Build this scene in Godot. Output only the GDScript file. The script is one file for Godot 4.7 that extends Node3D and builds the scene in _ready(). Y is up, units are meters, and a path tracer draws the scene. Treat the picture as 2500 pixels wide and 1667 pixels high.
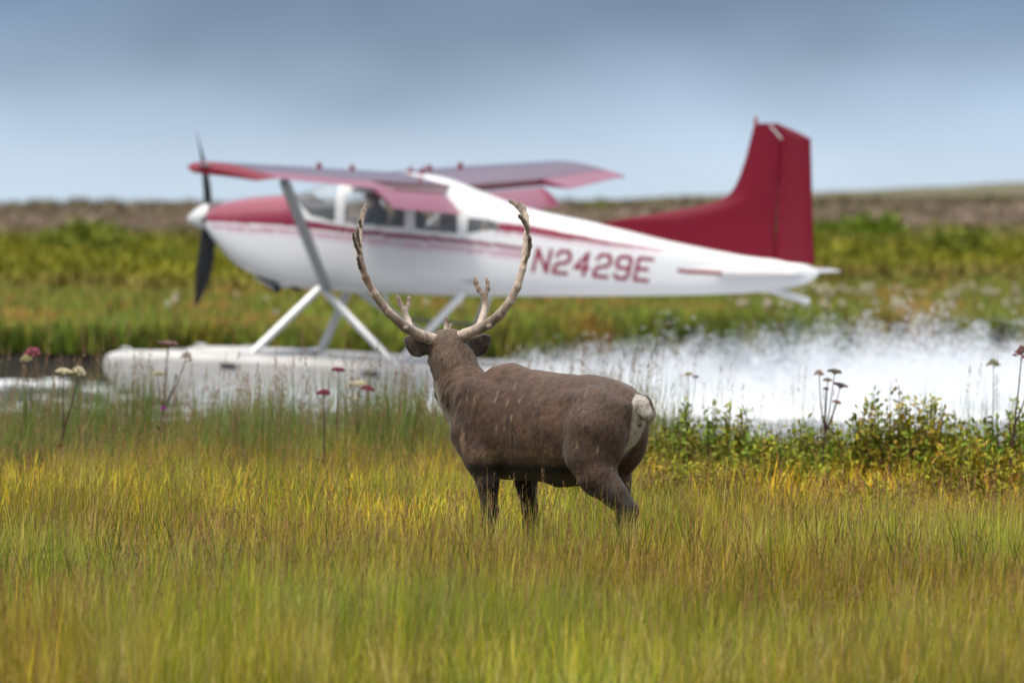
extends Node3D
# A bull caribou in a meadow by a lake, a floatplane taxiing behind it.
# x right, y up, -z away from the camera; the meadow at the caribou is y = 0, the water y = WATER.

const WATER := -0.12
var rng := RandomNumberGenerator.new()
var noise := FastNoiseLite.new()
var fine := FastNoiseLite.new()
var M := {}
var used := {}

# ------------------------------------------------------------------ mesh helpers
class MB:
	var v := PackedVector3Array()
	var c := PackedColorArray()
	var uv := PackedVector2Array()
	var i := PackedInt32Array()
	var smooth := true

	func quad(a: int, b: int, d: int, e: int) -> void:
		i.append_array(PackedInt32Array([a, b, d, a, d, e]))

	func normals() -> PackedVector3Array:
		var n := PackedVector3Array()
		n.resize(v.size())
		for k in range(0, i.size(), 3):
			var a := i[k]
			var b := i[k + 1]
			var d := i[k + 2]
			var f := (v[d] - v[a]).cross(v[b] - v[a])
			n[a] += f
			n[b] += f
			n[d] += f
		for k in n.size():
			n[k] = n[k].normalized() if n[k].length_squared() > 1e-20 else Vector3.UP
		return n

	func mesh(given := PackedVector3Array()) -> ArrayMesh:
		var a := []
		a.resize(Mesh.ARRAY_MAX)
		a[Mesh.ARRAY_VERTEX] = v
		if smooth:
			a[Mesh.ARRAY_NORMAL] = given if given.size() == v.size() else normals()
		if c.size() == v.size():
			a[Mesh.ARRAY_COLOR] = c
		if uv.size() == v.size():
			a[Mesh.ARRAY_TEX_UV] = uv
		a[Mesh.ARRAY_INDEX] = i
		var m := ArrayMesh.new()
		m.add_surface_from_arrays(Mesh.PRIMITIVE_TRIANGLES, a)
		return m

	# a tube through points with radii; flat squeezes it across the given axis (streamlined struts)
	func tube(p: Array, r: Array, sides := 10, col := Color.WHITE, squeeze := Vector3.ONE, round_ends := true) -> void:
		var pts := p.duplicate()
		var rad := r.duplicate()
		if round_ends:
			var d0: Vector3 = (pts[0] - pts[1]).normalized()
			var d1: Vector3 = (pts[-1] - pts[-2]).normalized()
			var r0: float = rad[0]
			var r1: float = rad[-1]
			pts.push_front(pts[0] + d0 * r0 * 0.6)
			rad.push_front(r0 * 0.72)
			pts.push_front(pts[1] + d0 * r0)
			rad.push_front(r0 * 0.05)
			var last: Vector3 = pts[-1]
			pts.append(last + d1 * r1 * 0.6)
			rad.append(r1 * 0.72)
			pts.append(last + d1 * r1)
			rad.append(r1 * 0.05)
		var side := Vector3.ZERO
		for k in pts.size():
			var t: Vector3 = (pts[mini(k + 1, pts.size() - 1)] - pts[maxi(k - 1, 0)]).normalized()
			if side == Vector3.ZERO:
				side = t.cross(Vector3.UP if absf(t.y) < 0.9 else Vector3.RIGHT).normalized()
			side = (side - t * side.dot(t)).normalized()
			var other := t.cross(side)
			for s in sides:
				var an := TAU * s / sides
				var o: Vector3 = (side * cos(an) + other * sin(an)) * rad[k]
				v.append(pts[k] + o * squeeze)
				c.append(col)
			if k:
				var b := v.size() - 2 * sides
				for s in sides:
					var s2 := (s + 1) % sides
					quad(b + s, b + sides + s, b + sides + s2, b + s2)

	func box(o: Vector3, x: Vector3, y: Vector3, z: Vector3, col := Color.WHITE) -> void:
		# o centre, x y z half edges
		for f in [[x, y, z], [-x, y, -z], [y, z, x], [y, -z, -x], [z, x, y], [z, -x, -y]]:
			var b := v.size()
			for q in [[-1, -1], [-1, 1], [1, 1], [1, -1]]:
				v.append(o + f[2] + f[0] * q[0] + f[1] * q[1])
				c.append(col)
			quad(b, b + 1, b + 2, b + 3)

	# skin over rows of equally many points
	func skin(rows: Array, closed := true, caps := true, col := Color.WHITE) -> void:
		var n: int = rows[0].size()
		var b0 := v.size()
		for row in rows:
			for p in row:
				v.append(p)
				c.append(col)
		for r in rows.size() - 1:
			for s in (n if closed else n - 1):
				var s2 := (s + 1) % n
				quad(b0 + r * n + s, b0 + (r + 1) * n + s, b0 + (r + 1) * n + s2, b0 + r * n + s2)
		if caps:
			for e in [0, rows.size() - 1]:
				var mid := Vector3.ZERO
				for p in rows[e]:
					mid += p
				var b := v.size()
				v.append(mid / n)
				c.append(col)
				for p in rows[e]:
					v.append(p)
					c.append(col)
				for s in n:
					if e == 0:
						i.append_array(PackedInt32Array([b, b + 1 + s, b + 1 + (s + 1) % n]))
					else:
						i.append_array(PackedInt32Array([b, b + 1 + (s + 1) % n, b + 1 + s]))


func numbered(n: String) -> String:
	var k: int = used.get(n, 0)
	used[n] = k + 1
	return n if k == 0 else "%s_%03d" % [n, k]

func tag(o: Node, label := "", category := "", group := "", kind := "") -> void:
	for e in [["label", label], ["category", category], ["group", group], ["kind", kind]]:
		if e[1]:
			o.set_meta(e[0], e[1])

func thing(called: String, at := Vector3.ZERO, turn := 0.0) -> Node3D:
	var o := Node3D.new()
	o.name = numbered(called)
	add_child(o)
	o.position = at
	o.rotation.y = turn
	return o

func put(called: String, mesh: Mesh, m: Material, parent: Node = self) -> MeshInstance3D:
	var o := MeshInstance3D.new()
	o.name = numbered(called) if parent == self else called
	o.mesh = mesh
	o.material_override = m
	parent.add_child(o, true)
	return o

func lin(r: float, g: float, b: float) -> Color:
	return Color(r, g, b)

func srgb(r: float, g: float, b: float, a := 1.0) -> Color:
	var c := Color(r, g, b).linear_to_srgb()
	c.a = a
	return c

func mat(r: float, g: float, b: float, rough := 0.7, vertex := false) -> StandardMaterial3D:
	var m := StandardMaterial3D.new()
	m.albedo_color = srgb(r, g, b)
	m.roughness = rough
	m.vertex_color_use_as_albedo = vertex
	return m

func step01(a: float, b: float, x: float) -> float:
	return smoothstep(a, b, x)

func table(k: Array, x: float) -> float:
	if x <= k[0][0]:
		return k[0][1]
	for n in k.size() - 1:
		if x <= k[n + 1][0]:
			return lerpf(k[n][1], k[n + 1][1], (x - k[n][0]) / (k[n + 1][0] - k[n][0]))
	return k[-1][1]

# smooth interpolation through the keys
func curve(k: Array, x: float, col := 1) -> float:
	var n := k.size()
	if x <= k[0][0]:
		return k[0][col]
	if x >= k[n - 1][0]:
		return k[n - 1][col]
	var j := 0
	while k[j + 1][0] < x:
		j += 1
	var x0: float = k[j][0]
	var x1: float = k[j + 1][0]
	var y0: float = k[j][col]
	var y1: float = k[j + 1][col]
	var w := x1 - x0
	var s := (y1 - y0) / w
	var m0: float = s
	var m1: float = s
	if j > 0:
		m0 = 0.5 * (s + (y0 - k[j - 1][col]) / (x0 - k[j - 1][0]))
	if j < n - 2:
		m1 = 0.5 * (s + (k[j + 2][col] - y1) / (k[j + 2][0] - x1))
	var t := (x - x0) / w
	return (2 * t * t * t - 3 * t * t + 1) * y0 + (t * t * t - 2 * t * t + t) * w * m0 + (3 * t * t - 2 * t * t * t) * y1 + (t * t * t - t * t) * w * m1

# ------------------------------------------------------------------ smooth solid bodies (tapered capsules and ellipsoids, surface nets)
var prims: Array = []

func cap(a: Vector3, ra: float, b: Vector3, rb: float, k := 0.04) -> void:
	prims.append([0, a, b - a, ra, rb - ra, 1.0 / maxf((b - a).length_squared(), 1e-9), k, (a + b) / 2, (b - a).length() / 2 + maxf(ra, rb)])

func ell(o: Vector3, r: Vector3, k := 0.06, turn := Basis()) -> void:
	prims.append([1, Transform3D(turn, o).affine_inverse(), r, Vector3(1 / r.x, 1 / r.y, 1 / r.z), 0, 0, k, o, maxf(r.x, maxf(r.y, r.z))])

func field(p: Vector3, list: Array) -> float:
	var d := 1e3
	for q in list:
		var e: float
		if q[0] == 0:
			var w: Vector3 = p - q[1]
			var t := clampf(w.dot(q[2]) * q[5], 0.0, 1.0)
			e = (w - q[2] * t).length() - q[3] - q[4] * t
		else:
			var w: Vector3 = (q[1] * p) * q[3]
			var k0 := w.length()
			var k1: float = (w * q[3]).length()
			e = k0 * (k0 - 1.0) / maxf(k1, 1e-6)
		var k: float = q[6]
		var h := maxf(k - absf(d - e), 0.0) / k
		d = minf(d, e) - h * h * k * 0.25
	return d

func solid(cell: float, mb: MB) -> void:
	const B := 6
	var lo := Vector3.INF
	var hi := -Vector3.INF
	for q in prims:
		lo = lo.min(q[7] - Vector3.ONE * (q[8] + 0.03))
		hi = hi.max(q[7] + Vector3.ONE * (q[8] + 0.03))
	var size := cell * B
	var nb := ((hi - lo) / size).ceil()
	var half := size * 0.866 + 0.001
	var verts := {}
	var edges := []
	var vals := PackedFloat32Array()
	vals.resize(343)
	for bz in int(nb.z):
		for by in int(nb.y):
			for bx in int(nb.x):
				var mid := lo + Vector3(bx + 0.5, by + 0.5, bz + 0.5) * size
				var near := []
				for q in prims:
					if mid.distance_to(q[7]) < q[8] + half + q[6] + 0.02:
						near.append(q)
				if near.is_empty() or absf(field(mid, near)) > half * 1.2 + 0.006:
					continue
				if near.size() > 2:
					var each := []
					var least := 1e3
					for q in near:
						var e := field(mid, [q])
						each.append(e)
						least = minf(least, e)
					var kept := []
					for w in near.size():
						if each[w] < least + 2.2 * half + near[w][6]:
							kept.append(near[w])
					near = kept
				var o := lo + Vector3(bx, by, bz) * size
				var n := 0
				for z in 7:
					for y in 7:
						for x in 7:
							vals[n] = field(o + Vector3(x, y, z) * cell, near)
							n += 1
				for z in 7:
					for y in 7:
						for x in 7:
							n = x + 7 * y + 49 * z
							var a := vals[n] < 0.0
							var g := Vector3i(bx * B + x, by * B + y, bz * B + z)
							if x < 6 and y < 6 and z < 6:
								var s := Vector3.ZERO
								var m := 0
								for e in EDGES:
									var d0 := vals[n + e[0]]
									var d1 := vals[n + e[1]]
									if (d0 < 0.0) != (d1 < 0.0):
										s += e[2].lerp(e[3], d0 / (d0 - d1))
										m += 1
								if m:
									verts[g] = mb.v.size()
									mb.v.append(o + (Vector3(x, y, z) + s / m) * cell)
							if x < 6 and y < 6 and z < 6:
								if a != (vals[n + 1] < 0.0):
									edges.append([g, 0, a])
								if a != (vals[n + 7] < 0.0):
									edges.append([g, 1, a])
								if a != (vals[n + 49] < 0.0):
									edges.append([g, 2, a])
	for e in edges:
		var g: Vector3i = e[0]
		var u := Vector3i(0, 1, 0)
		var w := Vector3i(0, 0, 1)
		if e[1] == 1:
			u = Vector3i(0, 0, 1)
			w = Vector3i(1, 0, 0)
		elif e[1] == 2:
			u = Vector3i(1, 0, 0)
			w = Vector3i(0, 1, 0)
		var q0 = verts.get(g - u - w)
		var q1 = verts.get(g - w)
		var q2 = verts.get(g)
		var q3 = verts.get(g - u)
		if q0 == null or q1 == null or q2 == null or q3 == null:
			continue
		if e[2]:
			mb.quad(q0, q3, q2, q1)
		else:
			mb.quad(q0, q1, q2, q3)

var EDGES := []

func make_edges() -> void:
	for z in 2:
		for y in 2:
			for x in 2:
				for ax in 3:
					var s := [x, y, z]
					if s[ax] == 0:
						var t := s.duplicate()
						t[ax] = 1
						EDGES.append([s[0] + 7 * s[1] + 49 * s[2], t[0] + 7 * t[1] + 49 * t[2], Vector3(s[0], s[1], s[2]), Vector3(t[0], t[1], t[2])])

# ------------------------------------------------------------------ the place
func hill(x: float) -> float:
	# height of the ridge 600 m away, by its skyline
	return table([[-400, 3.6], [-36, 3.05], [-30, 3.05], [-28, 3.35], [-20, 3.2], [0, 3.35], [8, 3.7], [20, 4.05], [27, 4.3], [40, 5.0], [120, 9], [400, 12]], x) + 0.12 * noise.get_noise_2d(x * 2.2, 77)

func bank(x: float) -> float:
	# distance of the far shore
	return 116.0 + 15.0 * step01(-3.0, 3.0, x) + 1.1 * noise.get_noise_2d(x * 9, 5) + 0.4 * noise.get_noise_2d(x * 40, 9)

func shore(x: float) -> float:
	# distance of the near shore
	return 66.0 + 0.8 * noise.get_noise_2d(x * 14, 31) - 2.0 * step01(1.0, 5.0, x)

func ground(x: float, d: float) -> float:
	var bumps := 0.035 * noise.get_noise_2d(x * 30, d * 30) + 0.07 * noise.get_noise_2d(x * 6, d * 6)
	var sh := shore(x)
	if d < sh:
		return bumps - 0.02 * step01(sh - 3.0, sh, d)
	if d < sh + 2.0:
		return lerpf(bumps, -0.8, step01(sh, sh + 1.6, d))
	var b := bank(x)
	if d < b - 3.0:
		return -0.8
	var h := table([[b - 3.0, -0.8], [b - 0.1, -0.35], [b + 0.35, 0.2], [b + 3.0, 0.34], [b + 12.0, 0.62], [152.0, 0.9], [200.0, 1.1], [300.0, 1.65], [400.0, 2.15], [600.0, hill(x)], [800.0, hill(x) - 4.0], [3000.0, -10.0]], d)
	var far := step01(b + 1.0, b + 8.0, d)
	return h + far * (0.1 * noise.get_noise_2d(x * 7, d * 4) + 0.3 * step01(140.0, 300.0, d) * noise.get_noise_2d(x * 1.6, d * 0.9))

func cover(x: float, d: float) -> Color:
	# colour of plant cover and soil, shade painted on the far bank face: linear base colours
	var n1 := noise.get_noise_2d(x * 5 + 100, d * 5)
	var n2 := noise.get_noise_2d(x * 22 + 300, d * 22)
	var sh := shore(x)
	if d < sh - 0.2:
		return lin(0.075, 0.062, 0.025).lerp(lin(0.10, 0.075, 0.035), clampf(0.5 + n2, 0, 1))
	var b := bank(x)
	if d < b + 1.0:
		return lin(0.012, 0.009, 0.007)  # lake bed and bank face; near-black paints the shade under the overhang
	var w := d + 14.0 * noise.get_noise_2d(x * 2.2, d * 1.0 + 900) * step01(125.0, 200.0, d) + 3.0 * n1
	var green := lin(0.175, 0.19, 0.026).lerp(lin(0.29, 0.275, 0.034), clampf(0.5 + 1.3 * n1, 0, 1))
	var lush := lin(0.09, 0.14, 0.02).lerp(lin(0.16, 0.19, 0.03), clampf(0.5 + 1.2 * n2, 0, 1))
	var tan_ := lin(0.27, 0.20, 0.065)
	var heath := lin(0.23, 0.185, 0.12).lerp(lin(0.38, 0.30, 0.245), clampf(1.6 * noise.get_noise_2d(x * 3.4 + 50, d * 1.1 + 70) + 0.25, 0, 1))
	var crest := lin(0.15, 0.135, 0.065)
	var c := lush.lerp(tan_, step01(b + 9.0, b + 20.0, w) * (0.75 + 0.3 * n1))
	c = c.lerp(green, step01(b + 22.0, b + 38.0, w))
	c = c.lerp(heath, step01(215.0, 310.0, w))
	return c.lerp(crest, step01(400.0, 520.0, w))

func build_sky() -> Sky:
	var wd := 2048
	var ht := 1024
	var streak := FastNoiseLite.new()
	streak.seed = 11
	streak.frequency = 1.0
	streak.fractal_octaves = 4
	var data := PackedFloat32Array()
	data.resize(wd * ht * 3)
	# by elevation in degrees: a pale strip over the horizon, blue-grey stratus, then, out of view, a dim band and bright zenith shaped for the light
	var keys := [[0.0, 0.475, 0.56, 0.64], [0.35, 0.435, 0.525, 0.62], [0.8, 0.315, 0.405, 0.515], [1.3, 0.20, 0.27, 0.375], [1.75, 0.14, 0.197, 0.29], [5.0, 0.18, 0.235, 0.32], [12.0, 0.25, 0.30, 0.38], [20.0, 0.36, 0.41, 0.49], [35.0, 0.98, 1.0, 1.03], [60.0, 1.6, 1.6, 1.6], [90.0, 1.85, 1.84, 1.82]]
	var n := 0
	for y in ht:
		var el := 90.0 - (y + 0.5) / ht * 180.0
		var e := maxf(el, 0.0)
		var base := Color(table(keys.map(func(k): return [k[0], k[1]]), e), table(keys.map(func(k): return [k[0], k[2]]), e), table(keys.map(func(k): return [k[0], k[3]]), e))
		for x in wd:
			var c := base
			if el > -1.0:
				var az := TAU * x / wd
				var s := sin(az)
				var k := cos(az)
				var f := streak.get_noise_3d(s * 11.0, k * 11.0, 0.55 * e if e < 6.0 else 3.3 + (e - 6.0) * 0.06)
				var f2 := streak.get_noise_3d(s * 34.0 + 9.0, k * 34.0, 1.7 * e if e < 6.0 else 10.2 + (e - 6.0) * 0.12)
				c = base * (1.0 + 0.34 * f * step01(0.0, 0.8, e) + 0.16 * f2 * step01(0.2, 1.0, e))
			data[n] = c.r
			data[n + 1] = c.g
			data[n + 2] = c.b
			n += 3
	var im := Image.create_from_data(wd, ht, false, Image.FORMAT_RGBF, data.to_byte_array())
	var m := PanoramaSkyMaterial.new()
	m.panorama = ImageTexture.create_from_image(im)
	var sky := Sky.new()
	sky.sky_material = m
	return sky

func _ready() -> void:
	rng.seed = 4
	noise.seed = 3
	noise.frequency = 0.02
	noise.fractal_octaves = 3
	fine.seed = 8
	fine.frequency = 1.0
	fine.fractal_octaves = 3
	make_edges()
	# --- camera
	var cam := Camera3D.new()
	cam.name = "camera"
	add_child(cam)
	cam.position = Vector3(0, 2.0, 0)
	cam.rotation.x = -atan((833.5 - 540.0) / 20837.5)
	var lens := CameraAttributesPhysical.new()
	lens.frustum_focal_length = 300.0
	lens.frustum_near = 0.5
	lens.frustum_far = 5000.0
	lens.frustum_focus_distance = 44.1
	lens.exposure_aperture = 4.6
	cam.attributes = lens
	# --- sky and air
	var we := WorldEnvironment.new()
	we.name = "world_environment"
	var env := Environment.new()
	env.background_mode = Environment.BG_SKY
	env.sky = build_sky()
	env.tonemap_mode = Environment.TONE_MAPPER_LINEAR
	env.tonemap_exposure = 1.32
	env.sdfgi_enabled = true
	env.ssao_enabled = true
	env.ssil_enabled = true
	we.environment = env
	add_child(we)
	# --- sun spread by the cloud, high, from the left behind the camera
	var sun := DirectionalLight3D.new()
	sun.name = "sun"
	sun.light_energy = 0.5
	sun.light_color = Color(1.0, 0.965, 0.91)
	sun.light_angular_distance = 16.0
	sun.shadow_enabled = true
	add_child(sun)
	sun.look_at_from_position(Vector3.ZERO, -Vector3(-0.44, 1.0, 0.34))
	# --- setting, then things
	materials()
	terrain()
	water()
	far_plants()
	floatplane()
	spray()
	caribou()
	shrubs()
	umbels()
	grass()

func noise_tex(freq: float, lo: Color, hi: Color, sx := 256, oct := 4, seed_ := 1, normal := false, strength := 4.0) -> NoiseTexture2D:
	var f := FastNoiseLite.new()
	f.seed = seed_
	f.frequency = freq
	f.fractal_octaves = oct
	var t := NoiseTexture2D.new()
	t.width = sx
	t.height = sx
	t.seamless = true
	t.noise = f
	if normal:
		t.as_normal_map = true
		t.bump_strength = strength
	else:
		var g := Gradient.new()
		g.set_color(0, lo)
		g.set_color(1, hi)
		t.color_ramp = g
	return t

func materials() -> void:
	M.ground = mat(1, 1, 1, 0.95, true)
	M.ground.albedo_texture = noise_tex(0.03, Color(0.72, 0.72, 0.72), Color(1, 1, 1), 512, 5, 2)
	M.ground.uv1_triplanar = true
	M.ground.uv1_world_triplanar = true
	M.ground.uv1_scale = Vector3.ONE * 0.37
	M.plant = mat(1, 1, 1, 0.8, true)
	M.plant.backlight = Color(0.55, 0.55, 0.4)
	M.plant.metallic_specular = 0.16
	M.dry = mat(1, 1, 1, 0.85, true)
	M.dry.metallic_specular = 0.25
	M.white = mat(0.78, 0.78, 0.78, 0.3, true)
	M.white.clearcoat_enabled = true
	M.white.clearcoat = 0.5
	M.white.clearcoat_roughness = 0.15
	M.skin = mat(1, 1, 1, 0.32, true)
	M.skin.clearcoat_enabled = true
	M.skin.clearcoat = 0.5
	M.skin.clearcoat_roughness = 0.15
	M.red = mat(0.17, 0.003, 0.018, 0.5)
	M.red.metallic_specular = 0.35
	M.letter = mat(0.27, 0.006, 0.045, 0.5)
	M.strut = mat(0.27, 0.28, 0.29, 0.45)  # darker than the float struts: shading put into the base colour
	M.red.clearcoat_enabled = true
	M.red.clearcoat = 0.1
	M.red.clearcoat_roughness = 0.2
	M.wing = mat(0.16, 0.004, 0.024, 0.3)
	M.wing.clearcoat_enabled = true
	M.wing.clearcoat = 1.0
	M.wing.clearcoat_roughness = 0.12
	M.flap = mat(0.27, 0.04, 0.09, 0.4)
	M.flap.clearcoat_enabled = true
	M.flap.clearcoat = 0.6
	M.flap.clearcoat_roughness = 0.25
	M.float = mat(0.64, 0.64, 0.65, 0.5, true)
	M.float.albedo_texture = noise_tex(0.02, Color(0.86, 0.84, 0.80), Color(1, 1, 1), 256, 4, 6)
	M.float.uv1_triplanar = true
	M.float.uv1_scale = Vector3(0.6, 2.5, 0.6)
	M.metal = mat(0.62, 0.63, 0.65, 0.38, true)
	M.metal.metallic = 0.4
	M.dark = mat(0.02, 0.02, 0.022, 0.5, true)
	M.grey = mat(0.12, 0.125, 0.13, 0.45)
	M.glass = mat(0.85, 0.92, 0.95, 0.03)
	M.glass.transparency = BaseMaterial3D.TRANSPARENCY_ALPHA
	M.glass.albedo_color.a = 0.12
	M.cabin = mat(0.30, 0.29, 0.28, 0.8)
	M.cloth = mat(1, 1, 1, 0.85, true)
	M.beacon = mat(0.35, 0.06, 0.05, 0.3)
	M.foam = mat(0.84, 0.86, 0.89, 0.55, true)
	M.foam.backlight = Color(0.8, 0.82, 0.85)
	M.drop = mat(0.83, 0.86, 0.90, 0.4)
	M.drop.backlight = Color(0.9, 0.9, 0.92)
	M.water = mat(0.03, 0.04, 0.045, 0.12)
	M.water.metallic_specular = 0.6
	M.water.normal_enabled = true
	M.water.normal_texture = noise_tex(0.012, Color.BLACK, Color.WHITE, 512, 4, 12, true, 5.0)
	M.water.normal_scale = 0.4
	M.water.uv1_triplanar = true
	M.water.uv1_world_triplanar = true
	M.water.uv1_scale = Vector3.ONE * 0.22
	M.fur = mat(1.0, 0.95, 0.89, 0.58, true)
	M.fur.metallic_specular = 0.32
	M.fur.albedo_texture = noise_tex(0.045, Color(0.42, 0.40, 0.38), Color(1, 1, 1), 512, 5, 21)
	M.fur.uv1_triplanar = true
	M.fur.uv1_scale = Vector3(7, 3.2, 7)
	M.fur.normal_enabled = true
	M.fur.normal_texture = noise_tex(0.09, Color.BLACK, Color.WHITE, 512, 3, 22, true, 6.0)
	M.fur.normal_scale = 0.7
	M.fur.rim_enabled = true
	M.fur.rim = 0.25
	M.fur.rim_tint = 0.8
	M.velvet = mat(1, 1, 1, 0.8, true)
	M.velvet.metallic_specular = 0.2
	M.velvet.albedo_texture = noise_tex(0.03, Color(0.74, 0.70, 0.67), Color(1, 1, 1), 256, 4, 31)
	M.velvet.uv1_triplanar = true
	M.velvet.uv1_scale = Vector3(12, 5, 12)
	M.velvet.rim_enabled = true
	M.velvet.rim = 1.0
	M.velvet.rim_tint = 0.3

func terrain() -> void:
	var ds := []
	var d := -40.0
	while d < 3000.0:
		ds.append(d)
		if d < 30.0: d += 5.0
		elif d < 72.0: d += 0.5
		elif d < 110.0: d += 4.0
		elif d < 142.0: d += 0.35
		elif d < 320.0: d += 2.5
		elif d < 640.0: d += 8.0
		else: d += 150.0
	var nx := 170
	var mb := MB.new()
	for dd: float in ds:
		var wd := 40.0 + 0.5 * absf(dd)
		for k in nx:
			var t := 2.0 * k / (nx - 1) - 1.0
			var x := wd * (0.16 * t + 0.84 * t * t * t)
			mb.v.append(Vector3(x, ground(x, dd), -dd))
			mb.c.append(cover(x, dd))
	for r in ds.size() - 1:
		for k in nx - 1:
			var b := r * nx + k
			mb.quad(b, b + nx, b + nx + 1, b + 1)
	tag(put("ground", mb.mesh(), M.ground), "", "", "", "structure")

func water() -> void:
	var mb := MB.new()
	var nx := 60
	var nz := 90
	for j in nz:
		for k in nx:
			var t := 2.0 * k / (nx - 1) - 1.0
			var x := 120.0 * (0.2 * t + 0.8 * t * t * t)
			var z := -64.0 - 74.0 * j / (nz - 1)
			mb.v.append(Vector3(x, WATER + 0.012 * fine.get_noise_2d(x * 0.8, z * 0.5), z))
	for j in nz - 1:
		for k in nx - 1:
			var b := j * nx + k
			mb.quad(b, b + nx, b + nx + 1, b + 1)
	tag(put("lake_water", mb.mesh(), M.water), "", "", "", "structure")

# ------------------------------------------------------------------ plants
func blade(mb: MB, base: Vector3, dir: Vector2, h: float, lean: float, wid: float, c0: Color, c1: Color, seg := 3) -> void:
	var across := Vector3(-dir.y, 0, dir.x) * wid * 0.5
	var b := mb.v.size()
	for k in seg + 1:
		var t := float(k) / seg
		var p := base + Vector3(dir.x * lean * t * t, h * (t - 0.25 * lean / maxf(h, 0.01) * t * t), dir.y * lean * t * t)
		var w := 1.0 - t * t * 0.95
		mb.v.append(p - across * w)
		mb.v.append(p + across * w)
		var c := c0.lerp(c1, t)
		mb.c.append(c)
		mb.c.append(c)
	for k in seg:
		mb.quad(b + 2 * k, b + 2 * k + 2, b + 2 * k + 3, b + 2 * k + 1)

func wind_dir() -> Vector2:
	var a := rng.randf() * TAU
	return (Vector2(cos(a), sin(a)) + Vector2(0.55, 0.0)).normalized()

func scatter(parent: Node, called: String, mesh: Mesh, m: Material, places: Array) -> void:
	var mm := MultiMesh.new()
	mm.transform_format = MultiMesh.TRANSFORM_3D
	mm.use_colors = true
	mm.mesh = mesh
	mm.instance_count = places.size()
	for k in places.size():
		mm.set_instance_transform(k, places[k][0])
		mm.set_instance_color(k, places[k][1])
	var o := MultiMeshInstance3D.new()
	o.name = called
	o.multimesh = mm
	o.material_override = m
	parent.add_child(o, true)
	o.set_meta("kind", "stuff")

func spot(x: float, d: float, size: float, tall := 1.0) -> Transform3D:
	var b := Basis(Vector3.UP, rng.randf_range(-0.6, 0.6)).scaled(Vector3(size, size * tall, size))
	return Transform3D(b, Vector3(x, ground(x, d) - 0.01, -d))

func tint(v := 0.2) -> Color:
	var k := 1.0 + rng.randf_range(-v, v)
	return Color(k * rng.randf_range(0.9, 1.1), k, k * rng.randf_range(0.85, 1.15))

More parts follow.
